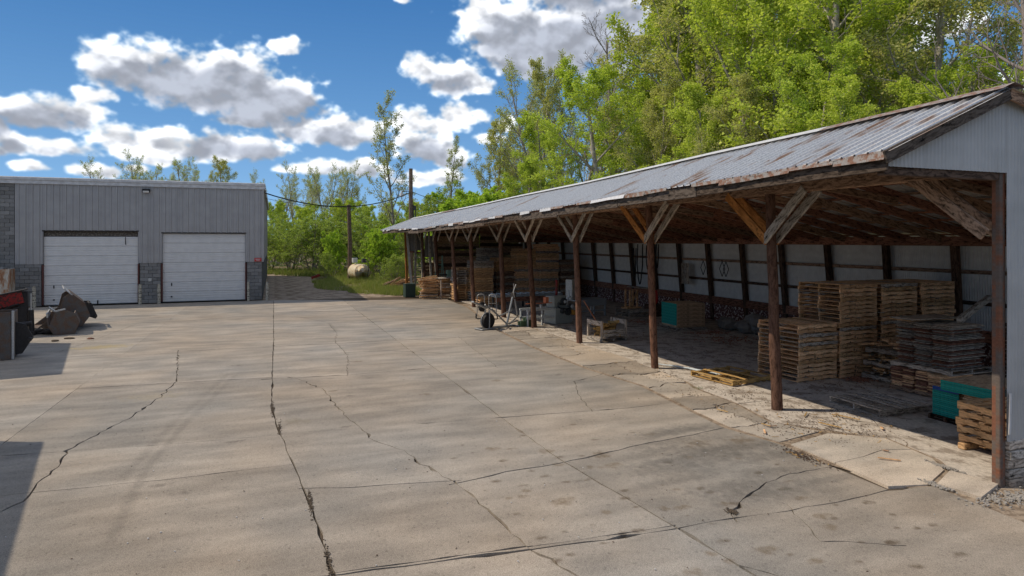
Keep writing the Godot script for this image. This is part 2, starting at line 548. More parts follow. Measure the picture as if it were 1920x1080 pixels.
func sky_block(w: int, h: int, az0: float, az1: float, el0: float, el1: float) -> Image:
	var d := PackedByteArray()
	d.resize(w * h * 3)
	var cols := 32
	for cx in range(0, w, cols):
		var a0 := lerpf(az0, az1, float(cx) / w)
		var a1 := lerpf(az0, az1, float(mini(cx + cols, w)) / w)
		var strip := []
		for c in clouds:
			for turn in [-360.0, 0.0, 360.0]:
				var q: float = c[0] + turn
				if q + c[2] * 1.5 + 2.0 > a0 and q - c[2] * 1.5 - 2.0 < a1:
					strip.append([q, c[1], c[2], c[3], c[4]])
		for y in h:
			var el := lerpf(el1, el0, (y + 0.5) / h)
			var near := []
			for c in strip:
				if absf(el - c[1]) < c[3] * 1.8:
					near.append(c)
			for x in range(cx, mini(cx + cols, w)):
				var s := sky_at(lerpf(az0, az1, (x + 0.5) / w), el, near)
				var i := (y * w + x) * 3
				d[i] = int(clampf(s.r, 0, 1) * 255.0)
				d[i + 1] = int(clampf(s.g, 0, 1) * 255.0)
				d[i + 2] = int(clampf(s.b, 0, 1) * 255.0)
	return Image.create_from_data(w, h, false, Image.FORMAT_RGB8, d)

func sky_image() -> Image:
	plan_clouds()
	var big := Image.create_empty(4096, 2048, false, Image.FORMAT_RGB8)
	var low := sky_block(1024, 256, 0.0, 360.0, 0.0, 90.0)
	low.resize(4096, 1024, Image.INTERPOLATE_CUBIC)
	big.blit_rect(low, Rect2i(0, 0, 4096, 1024), Vector2i(0, 0))
	big.fill_rect(Rect2i(0, 1024, 4096, 1024), Color(0.45, 0.44, 0.4))
	# the part that a camera here looks at, at full detail: azimuth -24 .. 66, height 0 .. 32
	var ppd := 4096.0 / 360.0
	var w0 := int(24.0 * ppd)
	var w1 := int(66.0 * ppd)
	var hh := int(32.0 * ppd)
	var fine := sky_block(w0 + w1, hh, -w0 / ppd, w1 / ppd, 0.0, hh / ppd)
	big.blit_rect(fine, Rect2i(0, 0, w0, hh), Vector2i(4096 - w0, 1024 - hh))
	big.blit_rect(fine, Rect2i(w0, 0, w1, hh), Vector2i(0, 1024 - hh))
	return big

# ------------------------------------------------------------------ concrete
const TX0 := -18.0
const TXW := 34.0
const TZ0 := -44.0
const TZW := 52.0

func concrete_image() -> Image:
	var w := 1536
	var h := 2048
	var mott := noise(301, 0.012, 5).get_image(w, h)
	var streak := noise(302, 0.045, 6).get_image(w / 4, h)
	streak.resize(w, h, Image.INTERPOLATE_CUBIC)
	var fine := noise(303, 0.3, 2).get_image(w, h)
	var blot := noise(304, 0.004, 3).get_image(w, h)
	mott.convert(Image.FORMAT_L8)
	streak.convert(Image.FORMAT_L8)
	fine.convert(Image.FORMAT_L8)
	blot.convert(Image.FORMAT_L8)
	var a := mott.get_data()
	var b := streak.get_data()
	var c := fine.get_data()
	var e := blot.get_data()
	var d := PackedByteArray()
	d.resize(w * h * 3)
	for i in w * h:
		var s := 0.69 + (a[i] - 128) * 0.00035 + (b[i] - 128) * 0.0006 + (c[i] - 128) * 0.0004 - maxf(0.0, c[i] - 172) * 0.003
		var t := (e[i] - 128) * 0.00022 + (a[i] - 128) * 0.0001
		var j := i * 3
		d[j] = clampi(int(255.0 * (s + t)), 0, 255)
		d[j + 1] = clampi(int(255.0 * (s * 0.938 + t * 0.3)), 0, 255)
		d[j + 2] = clampi(int(255.0 * (s * 0.868 - t * 0.4)), 0, 255)
	var im := Image.create_from_data(w, h, false, Image.FORMAT_RGB8, d)
	var r := RandomNumberGenerator.new()
	r.seed = 8
	# oil and tannin spots, pale scuffs and a yellow patch, where the yard shows them
	for s in [[4.0, -9.2, 0.2], [3.2, -9.6, 0.14], [3.5, -9.5, 0.1], [4.7, -8.75, 0.2], [4.6, -8.3, 0.22], [3.9, -8.6, 0.1], [4.3, -8.35, 0.12], [3.4, -7.35, 0.22], [3.0, -7.7, 0.1], [3.1, -7.85, 0.09], [2.8, -7.7, 0.07], [3.75, -6.9, 0.09], [4.5, -6.75, 0.1], [4.7, -6.7, 0.14], [4.3, -5.6, 0.09], [4.35, -5.4, 0.1], [4.9, -5.45, 0.16], [6.1, -5.9, 0.16], [6.0, -5.65, 0.14], [5.2, -5.1, 0.1], [3.9, -5.35, 0.12], [5.9, -8.2, 0.12], [6.4, -8.7, 0.3], [6.0, -9.4, 0.16], [6.6, -7.9, 0.1], [5.0, -7.2, 0.08], [5.3, -6.6, 0.12], [6.3, -6.4, 0.1], [7.2, -8.6, 0.3], [1.2, -14.5, 0.12], [3.0, -13.5, 0.14], [4.9, -14.2, 0.18], [2.1, -17.8, 0.2]]:
		stain(im, s[0], s[1], s[2] * 0.72, lin(0.19, 0.135, 0.085), 0.6, 1.4, r.randi())
	for k in 90:
		stain(im, r.randf_range(2.5, 7.2), r.randf_range(-10.5, -4.5), r.randf_range(0.02, 0.07), lin(0.13, 0.095, 0.065), 0.7, 1.6, r.randi())
	for k in 70:
		stain(im, r.randf_range(-10, 7.0), r.randf_range(-36, -4), r.randf_range(0.03, 0.11), lin(0.12, 0.1, 0.085), 0.45, 2.2, r.randi())
	for k in 34:
		stain(im, r.randf_range(-9, 7.4), r.randf_range(-35, -4.5), r.randf_range(0.2, 0.6), lin(0.22, 0.2, 0.18), 0.2, 2.4, r.randi())
	for k in 40:
		stain(im, r.randf_range(-9, 7.4), r.randf_range(-35, -4.5), r.randf_range(0.15, 0.5), lin(0.5, 0.45, 0.38), 0.2, 4.0, r.randi())
	stain(im, -5.0, -22.9, 0.5, lin(0.5, 0.38, 0.16), 0.75, 2.0, 5)
	stain(im, -2.4, -15.3, 0.45, lin(0.46, 0.36, 0.2), 0.3, 1.8, 6)
	stain(im, 0.35, -12.3, 0.24, lin(0.3, 0.25, 0.18), 0.7, 1.2, 7)
	for k in 26:
		stain(im, r.randf_range(5.2, 7.3), r.randf_range(-9.6, -6.6), r.randf_range(0.12, 0.3), lin(0.17, 0.155, 0.14), 0.4, 3.6, r.randi())
	# tyre marks
	for q in [[[-0.9, -17.0], [-1.5, -13.0], [-1.75, -10.5], [-1.7, -8.0]], [[-1.1, -17.2], [-1.72, -13.0], [-2.0, -10.0]], [[1.9, -19.3], [3.2, -19.2], [4.6, -18.2]], [[0.8, -29.5], [2.0, -26.5], [2.1, -24.0]], [[-6.0, -28.8], [-3.0, -29.3], [0.5, -30.6], [3.0, -33.5]], [[5.0, -25.0], [5.9, -24.3], [7.0, -23.2]]]:
		for i in q.size() - 1:
			for k in 60:
				var f := k / 60.0
				stain(im, lerpf(q[i][0], q[i + 1][0], f), lerpf(q[i][1], q[i + 1][1], f), 0.1, lin(0.15, 0.135, 0.12), 0.09, 1.0, k)
	return im

func stain(im: Image, x: float, z: float, rad: float, c: Color, strength: float, wide: float, sd: int) -> void:
	var w := im.get_width()
	var h := im.get_height()
	var cx := (x - TX0) / TXW * w
	var cy := (z - TZ0) / TZW * h
	var rx := rad * wide / TXW * w
	var ry := rad / TZW * h
	var f := noise(sd % 1000, 0.11, 3)
	for j in range(int(cy - ry * 1.5), int(cy + ry * 1.5) + 1):
		for i in range(int(cx - rx * 1.5), int(cx + rx * 1.5) + 1):
			if i < 0 or j < 0 or i >= w or j >= h:
				continue
			var q := 1.0 - sqrt(pow((i - cx) / maxf(rx, 0.7), 2) + pow((j - cy) / maxf(ry, 0.7), 2)) + 0.75 * f.get_noise_2d(i, j)
			var k := smoothstep(0.0, 0.75, q) * strength * (0.65 + 0.6 * f.get_noise_2d(i * 3.0, j * 3.0))
			if k > 0.0:
				im.set_pixel(i, j, im.get_pixel(i, j).lerp(c, k))

func jagged(pts: Array, half: float, rough: float, sd: int, step := 0.22) -> PackedVector2Array:
	# the outline of a crack: a wandering line of uneven width
	var r := RandomNumberGenerator.new()
	r.seed = sd
	var line := PackedVector2Array()
	for i in pts.size() - 1:
		var a: Vector2 = pts[i]
		var b: Vector2 = pts[i + 1]
		var n := maxi(1, int((b - a).length() / step))
		var side := (b - a).normalized().orthogonal()
		for k in n:
			var o := 0.0 if (i == 0 and k == 0) else r.randf_range(-rough, rough)
			line.append(a.lerp(b, float(k) / n) + side * o)
	line.append(pts[pts.size() - 1])
	var left := PackedVector2Array()
	var right := PackedVector2Array()
	for i in line.size():
		var d := (line[mini(i + 1, line.size() - 1)] - line[maxi(i - 1, 0)]).normalized().orthogonal()
		var hw := half * (r.randf_range(0.25, 1.3) + (1.6 if r.randf() < 0.07 else 0.0))
		left.append(line[i] + d * hw)
		right.append(line[i] - d * hw)
	right.reverse()
	left.append_array(right)
	return left

func slab_mesh(poly: PackedVector2Array, top: float, bottom: float, tilt := Vector2.ZERO) -> Mesh:
	var b := MB.new()
	var t := Geometry2D.triangulate_polygon(poly)
	if t.is_empty():
		return null
	var c := Vector2.ZERO
	for p in poly:
		c += p
	c /= poly.size()
	for i in range(0, t.size(), 3):
		var q := []
		var u := []
		for k in 3:
			var p: Vector2 = poly[t[i + k]]
			q.append(Vector3(p.x, top + tilt.dot(p - c), p.y))
			u.append(Vector2((p.x - TX0) / TXW, (p.y - TZ0) / TZW))
		b.tri(q[0], q[1], q[2], Vector3.UP, Vector3.UP, Vector3.UP, u[0], u[1], u[2])
	var cw := Geometry2D.is_polygon_clockwise(poly)
	for i in poly.size():
		var p := poly[i]
		var s := poly[(i + 1) % poly.size()]
		var e := s - p
		var o := Vector3(e.y, 0, -e.x) if not cw else Vector3(-e.y, 0, e.x)
		var up := Vector2((p.x - TX0) / TXW, (p.y - TZ0) / TZW)
		var us := Vector2((s.x - TX0) / TXW, (s.y - TZ0) / TZW)
		b.quad_uv(Vector3(p.x, top + tilt.dot(p - c), p.y), Vector3(s.x, top + tilt.dot(s - c), s.y), Vector3(s.x, bottom, s.y), Vector3(p.x, bottom, p.y), o, up, us, us, up)
	return b.mesh()

func poly(pts: Array) -> PackedVector2Array:
	var out := PackedVector2Array()
	for i in range(0, pts.size(), 2):
		out.append(Vector2(pts[i], pts[i + 1]))
	return out

func line(pts: Array) -> Array:
	var out := []
	for i in range(0, pts.size(), 2):
		out.append(Vector2(pts[i], pts[i + 1]))
	return out

func cut_all(pieces: Array, cutter: PackedVector2Array) -> Array:
	var out := []
	for p in pieces:
		for q in Geometry2D.clip_polygons(p, cutter):
			if not Geometry2D.is_polygon_clockwise(q) and q.size() > 2:
				out.append(q)
	return out

func sheet_mesh(x0: float, z0: float, x1: float, z1: float, y: float) -> Mesh:
	var b := MB.new()
	b.quad(Vector3(x0, y, z0), Vector3(x1, y, z0), Vector3(x1, y, z1), Vector3(x0, y, z1), Vector3.UP)
	return b.mesh()

func build_ground() -> void:
	var earth := two_tone(120, 0.01, lin(0.2, 0.15, 0.1), lin(0.075, 0.1, 0.03), 0.12, 0.25)
	var gm := mat(Color(1, 1, 1), 1.0, 0.0, tex(earth), 0.06, true)
	gm.metallic_specular = 0.1
	struct("ground", sheet_mesh(-400, -500, 500, 150, -0.09), gm)
	var dirt := tex(two_tone(121, 0.012, lin(0.33, 0.27, 0.21), lin(0.2, 0.155, 0.115), 0.05, 0.3))
	var dm := mat(Color(1, 1, 1), 1.0, 0.0, dirt, 0.17, true)
	dm.metallic_specular = 0.1
	# the dirt road that leaves the yard beside the grey building
	var rb := MB.new()
	var lefts := [[-0.6, -36.5], [-0.7, -50.0], [-2.5, -64.0], [-12.0, -78.0], [-30.0, -84.0]]
	var rights := [[9.4, -36.5], [3.6, -50.0], [3.2, -60.0], [1.5, -70.0], [-8.0, -92.0]]
	for i in lefts.size() - 1:
		rb.quad(Vector3(lefts[i][0], -0.05, lefts[i][1]), Vector3(rights[i][0], -0.05, rights[i][1]), Vector3(rights[i + 1][0], -0.05, rights[i + 1][1]), Vector3(lefts[i + 1][0], -0.05, lefts[i + 1][1]), Vector3.UP)
	struct("dirt_road", rb.mesh(), dm)
	# soil under the slabs, seen in the joints
	struct("joint_soil", sheet_mesh(-16, -37.6, 17.0, 6, -0.035), M.dirt_dark)

	var soil := mat(Color(1, 1, 1), 1.0, 0.0, tex(two_tone(122, 0.02, lin(0.33, 0.265, 0.2), lin(0.2, 0.155, 0.115), 0.05, 0.3)), 0.5, true)
	soil.metallic_specular = 0.1
	var sb := MB.new()
	var edge := [[8.0, -4.8], [8.0, -6.0], [7.45, -8.0], [7.2, -10.0], [7.3, -14.0], [7.2, -18.0], [7.5, -22.0], [8.0, -26.0], [8.6, -32.0]]
	for i in edge.size() - 1:
		sb.quad(Vector3(edge[i][0], -0.014, edge[i][1]), Vector3(9.7, -0.014, edge[i][1]), Vector3(9.7, -0.014, edge[i + 1][1]), Vector3(edge[i + 1][0], -0.014, edge[i + 1][1]), Vector3.UP)
	struct("apron_soil", sb.mesh(), soil)
	var ct := tex(concrete_image())
	var detail := tex(mottled(41, 0.13, 0.68, 1.0))
	var cms := []
	for k in 5:
		var s: float = [0.93, 1.0, 1.06, 0.92, 1.08][k]
		var cm := mat(lin(1.05 * s, 1.08 * s, 1.09 * s), 0.9)
		cm.albedo_texture = ct
		cm.detail_enabled = true
		cm.detail_albedo = detail
		cm.detail_blend_mode = BaseMaterial3D.BLEND_MODE_MUL
		cm.detail_uv_layer = BaseMaterial3D.DETAIL_UV_2
		cm.uv2_triplanar = true
		cm.uv2_world_triplanar = true
		cm.uv2_scale = Vector3(0.85, 0.85, 0.85)
		cm.metallic_specular = 0.2
		cms.append(cm)
	var yard := Node3D.new()
	yard.name = "concrete_yard"
	yard.set_meta("kind", "structure")
	add_child(yard, true)
	var pieces := [poly([-15, 5.5, 7.6, 5.5, 8.2, -4.9, 8.28, -6.08, 7.6, -6.2, 7.62, -7.1, 7.66, -8.2, 7.4, -9.3, 7.5, -10.4, 7.75, -12.6, 7.46, -14.7, 7.4, -18.1, 7.6, -22.3, 8.2, -26.0, 8.8, -30.0, 9.0, -34.9, 5.0, -35.6, 3.4, -36.3, -0.2, -37.5, -15, -37.5])]
	var j := 0
	# joints first: they part the yard into slabs
	for q in [[line([0.95, 6, 0.72, -2.0, 0.58, -5.6, 0.53, -6.56, 0.48, -7.5, 0.41, -8.38, 0.29, -9.6, 0.16, -10.91, 0.05, -12.05, -0.06, -13.43, -0.05, -16.91, -0.03, -22.24, -0.05, -34.64, -0.05, -38]), 0.013, 0.014],
			[line([4.7, 6, 4.6, -2.0, 4.44, -5.06, 4.33, -6.22, 4.18, -7.44, 4.01, -8.94, 3.95, -11.22, 3.93, -12.86, 3.79, -19.71, 3.65, -28.82, 3.5, -38]), 0.013, 0.01],
			[line([-4.2, 6, -4.1, -20, -4.05, -38]), 0.0035, 0.004], [line([-8.3, 6, -8.2, -38]), 0.0035, 0.004],
			[line([-16, -7.4, -2.31, -6.98, -0.54, -6.65, 0.62, -6.5, 1.24, -6.46, 1.85, -6.41, 2.56, -6.33, 3.19, -6.27, 4.33, -6.22, 5.07, -6.21, 5.89, -6.15, 6.92, -6.14, 7.54, -6.19, 8.5, -6.15]), 0.016, 0.016],
			[line([-16, -12.6, -3.93, -11.89, -2.11, -11.67, 0.0, -11.51, 1.45, -11.43, 3.95, -11.22, 6.53, -10.99, 8.0, -11.05]), 0.011, 0.007],
			[line([-0.3, -16.27, 1.65, -16.08, 2.83, -16.12, 3.97, -16.28, 8.2, -16.1]), 0.011, 0.006], [line([-16, -17.0, -4.0, -16.7, 0.2, -16.4]), 0.007, 0.006],
			[line([-16, -21.6, 9, -20.9]), 0.008, 0.006], [line([-16, -28.2, -9.4, -28.3, -4.2, -28.45, -1.9, -28.8, 3.6, -26.0, 9, -25.7]), 0.009, 0.012],
			[line([-16, -33.0, 3.7, -30.6, 10, -30.4]), 0.01, 0.01], [line([-16, -1.2, 9, -1.0]), 0.012, 0.01],
			[line([-3.5, -10.02, -2.97, -10.01, -1.48, -9.93, 0.4, -9.95]), 0.007, 0.012], [line([0.3, -8.95, 0.83, -8.77, 2.4, -8.48]), 0.007, 0.01],
			[line([2.2, -8.38, 2.35, -8.41, 3.09, -8.56, 3.96, -8.64, 4.86, -8.81, 5.3, -8.92, 6.65, -9.1, 7.6, -9.3]), 0.011, 0.025],
			[line([0.5, -6.56, 0.88, -6.53, 1.68, -6.47, 2.62, -6.4]), 0.008, 0.006], [line([2.5, -6.4, 3.42, -6.34, 4.36, -6.29]), 0.008, 0.006]]:
		j += 1
		pieces = cut_all(pieces, jagged(q[0], q[1], q[2], 500 + j))
	# cracks that start at a joint and run into a slab
	for q in [[line([-2.7, -21.4, -2.6, -20.61, -2.35, -18.47, -2.15, -16.73, -2.26, -15.15, -2.54, -13.55, -2.89, -12.48, -3.05, -11.83, -2.98, -11.16, -2.99, -10.39, -2.95, -10.04, -3.0, -9.73, -3.3, -9.0, -4.2, -8.2]), 0.014, 0.035],
			[line([0.3, -16.3, 0.54, -16.05, 0.99, -14.72, 1.06, -14.07, 1.21, -12.75, 1.37, -11.56, 1.53, -10.7, 1.92, -9.98, 1.98, -9.44, 2.31, -8.43]), 0.012, 0.04],
			[line([2.3, -8.5, 2.35, -8.15, 2.41, -7.64, 2.45, -7.14, 2.5, -6.75, 2.58, -6.33, 2.71, -5.92, 2.95, -5.2]), 0.02, 0.035],
			[line([5.07, -6.1, 5.15, -6.3, 5.61, -6.63, 6.29, -6.95, 6.82, -7.11, 7.75, -7.11]), 0.012, 0.03],
			[line([2.0, -26.2, 2.06, -23.23, 1.84, -21.55, 1.97, -18.91, 1.86, -17.67, 1.65, -16.0]), 0.01, 0.04],
			[line([7.6, -14.0, 6.57, -13.5, 6.04, -12.22, 5.73, -11.0]), 0.01, 0.03], [line([5.9, -21.2, 5.67, -18.81, 5.41, -15.59, 5.3, -16.0]), 0.008, 0.03],
			[line([-6.2, -21.0, -5.62, -24.31, -5.09, -28.6]), 0.007, 0.02], [line([4.4, -5.3, 5.2, -4.2, 5.4, -3.0]), 0.012, 0.03], [line([-1.9, -6.6, -2.0, -5.2, -2.6, -4.0]), 0.01, 0.03],
			[line([6.0, -6.3, 5.6, -5.4, 6.4, -5.0]), 0.006, 0.03]]:
		j += 1
		pieces = cut_all(pieces, jagged(q[0], q[1], q[2], 500 + j, 0.14))
	for p in pieces:
		var area := 0.0
		for i in p.size():
			area += p[i].cross(p[(i + 1) % p.size()])
		if absf(area) < 0.01:
			continue
		var sm := slab_mesh(p, rf(-0.004, 0.004), -0.06)
		if sm:
			part(yard, "slab", sm, cms[rng.randi() % 3])
	# the broken apron between yard and shed
	var apron := Node3D.new()
	apron.name = "broken_apron"
	apron.set_meta("kind", "structure")
	add_child(apron, true)
	var ap := [poly([7.7, -6.28, 8.25, -6.14, 9.0, -6.45, 9.3, -6.85, 9.5, -7.8, 8.85, -8.35, 7.82, -8.12, 7.78, -7.2])]
	ap = cut_all(ap, jagged(line([7.6, -7.2, 8.4, -7.25, 8.95, -7.4, 9.5, -7.2]), 0.01, 0.03, 61))
	ap.append(poly([8.36, -6.08, 8.98, -6.35, 9.12, -5.78, 8.42, -5.55]))
	# from there on the strip is a run of broken pours, parted by dirt-filled gaps
	var strip_a := [poly([7.75, -8.3, 8.8, -8.5, 8.4, -9.3, 8.7, -10.6, 8.75, -12.0, 9.0, -12.7, 9.2, -15.5, 9.0, -22.0, 9.35, -30.0, 9.1, -31.0, 8.95, -29.8, 8.3, -26.0, 7.75, -22.2, 7.55, -18.1, 7.6, -14.7, 7.88, -12.6, 7.63, -10.4, 7.55, -9.3])]
	var seed_k := 60
	for q in [[-9.25, 0.05, 0.03], [-10.5, 0.1, 0.03], [-11.3, -0.06, 0.022], [-12.45, 0.12, 0.035], [-13.7, -0.1, 0.025], [-15.1, 0.06, 0.03], [-16.6, 0.1, 0.02], [-18.0, -0.1, 0.03], [-19.8, 0.05, 0.02], [-21.6, 0.1, 0.03], [-23.6, 0.0, 0.02], [-26.4, 0.1, 0.03]]:
		seed_k += 1
		strip_a = cut_all(strip_a, jagged(line([7.0, q[0], 8.1, q[0] + q[1], 8.5, q[0] - q[1], 9.9, q[0] + q[1] * 2.0]), q[2], 0.05, seed_k, 0.12))
	for q in [[8.35, -8.0, 8.1, -9.3, 8.25, -10.6], [8.5, -12.3, 8.35, -13.8, 8.6, -15.2], [8.3, -16.5, 8.45, -18.1], [8.2, -19.7, 8.5, -21.7]]:
		seed_k += 1
		strip_a = cut_all(strip_a, jagged(line(q), 0.02, 0.06, seed_k, 0.12))
	ap.append_array(strip_a)
	var light_cm: StandardMaterial3D = cms[4].duplicate()
	var pale := []
	for k in 4:
		var t: float = [1.72, 1.45, 1.2, 1.0][k]
		light_cm = cms[4].duplicate()
		light_cm.albedo_color = lin(t, t * 1.01, t * 1.0)
		pale.append(light_cm)
	for i in ap.size():
		var p: PackedVector2Array = ap[i]
		var o := 0.035 if i == 2 else rf(0.0, 0.015)
		var tint: StandardMaterial3D = pale[0] if i < 3 else pale[[0, 1, 2, 1, 3][(i * 7) % 5]]
		var sm2 := slab_mesh(p, o, -0.07, Vector2(rf(-0.005, 0.005), rf(-0.005, 0.005)))
		if sm2:
			part(apron, "slab", sm2, tint)
	# the shed's dirty floor, in pours
	var fl := Node3D.new()
	fl.name = "shed_floor"
	fl.set_meta("kind", "structure")
	add_child(fl, true)
	var ft := tex(two_tone(131, 0.011, lin(0.62, 0.56, 0.49), lin(0.36, 0.31, 0.26), 0.16, 0.25))
	var fcm := []
	for k in 3:
		var m := mat(lin(1.1 + 0.1 * k, 1.1 + 0.1 * k, 1.1 + 0.1 * k), 0.95, 0.0, ft, 0.3, true)
		m.detail_enabled = true
		m.detail_albedo = detail
		m.detail_blend_mode = BaseMaterial3D.BLEND_MODE_MUL
		m.detail_uv_layer = BaseMaterial3D.DETAIL_UV_2
		m.uv2_triplanar = true
		m.uv2_world_triplanar = true
		m.uv2_scale = Vector3(1.1, 1.1, 1.1)
		m.metallic_specular = 0.2
		fcm.append(m)
	var fp := [poly([8.9, -12.6, 9.15, -5.75, 17.2, -5.7, 17.2, -43.8, 9.5, -43.8, 9.45, -30.0, 9.1, -22.0, 9.2, -15.5, 9.05, -12.6])]
	fp[0] = poly([9.0, -8.6, 9.6, -7.8, 9.4, -6.8, 9.12, -6.4, 9.22, -5.75, 17.2, -5.7, 17.2, -43.8, 9.5, -43.8, 9.45, -30.0, 9.1, -22.0, 9.25, -15.5, 9.05, -12.6, 8.85, -11.9, 8.8, -10.6, 8.5, -9.2])
	for z in [-10.6, -15.9, -21.2, -27.0, -33.0, -38.0]:
		fp = cut_all(fp, jagged(line([7.5, z, 11.0, z + 0.15, 17.5, z - 0.1]), 0.012, 0.02, int(700 - z)))
	fp = cut_all(fp, jagged(line([12.4, -5, 12.6, -45]), 0.01, 0.02, 71))
	fp = cut_all(fp, jagged(line([9.0, -7.0, 9.8, -7.7, 10.4, -8.9, 10.2, -10.7]), 0.01, 0.05, 72))
	fp = cut_all(fp, jagged(line([9.2, -12.6, 10.0, -13.4, 9.9, -16.0]), 0.01, 0.05, 73))
	for p in fp:
		var sm := slab_mesh(p, rf(-0.006, 0.0), -0.08)
		if sm:
			part(fl, "slab", sm, fcm[rng.randi() % 3])

# ------------------------------------------------------------------ corrugated sheets
func wave(width: float, pitch: float, depth: float, per := 6) -> Array:
	var out := []
	var n := int(round(width / pitch)) * per
	for i in n + 1:
		var u := width * i / n
		out.append(Vector2(u, depth * 0.5 * cos(TAU * u / pitch)))
	return out

func ribs(width: float, pitch: float, depth: float, top := 0.03, foot := 0.02) -> Array:
	# trapezoid ribs with flat pans between
	var out := [Vector2(0, 0)]
	var n := maxi(1, int(round(width / pitch)))
	var p := width / n
	for i in n:
		var c := p * (i + 0.5)
		out.append(Vector2(c - top * 0.5 - foot, 0))
		out.append(Vector2(c - top * 0.5, depth))
		out.append(Vector2(c + top * 0.5, depth))
		out.append(Vector2(c + top * 0.5 + foot, 0))
	out.append(Vector2(width, 0))
	return out

func profile_sheet(prof: Array, lo: Callable, hi: Callable, out_n: Vector3, uv0 := Vector2.ZERO, rows := 1) -> Mesh:
	# lo(u) and hi(u) give the two ends of the line at u; the profile lifts it along out_n
	var b := MB.new()
	for i in prof.size() - 1:
		var p: Vector2 = prof[i]
		var q: Vector2 = prof[i + 1]
		for r in rows:
			var f0 := float(r) / rows
			var f1 := float(r + 1) / rows
			var pl: Vector3 = lo.call(p.x)
			var ph: Vector3 = hi.call(p.x)
			var ql: Vector3 = lo.call(q.x)
			var qh: Vector3 = hi.call(q.x)
			b.quad_uv(pl.lerp(ph, f0) + out_n * p.y, ql.lerp(qh, f0) + out_n * q.y, ql.lerp(qh, f1) + out_n * q.y, pl.lerp(ph, f1) + out_n * p.y, out_n,
				uv0 + Vector2(p.x, f0), uv0 + Vector2(q.x, f0), uv0 + Vector2(q.x, f1), uv0 + Vector2(p.x, f1))
	return b.mesh()

# ------------------------------------------------------------------ the open shed
const POST_Z := [-5.8, -9.9, -14.2, -18.55, -22.4, -25.8, -30.2, -33.5, -37.4, -41.0]

func lathe_post(base: Vector3, top: Vector3, r0: float, r1: float, sides := 10) -> Mesh:
	var b := MB.new()
	var pts := PackedVector3Array()
	var rad := PackedFloat32Array()
	for i in 9:
		var f := i / 8.0
		pts.append(base.lerp(top, f) + Vector3(rf(-0.012, 0.012), 0, rf(-0.012, 0.012)))
		rad.append(lerpf(r0, r1, f) * rf(0.95, 1.05))
	b.tube(pts, rad, sides)
	return b.mesh()

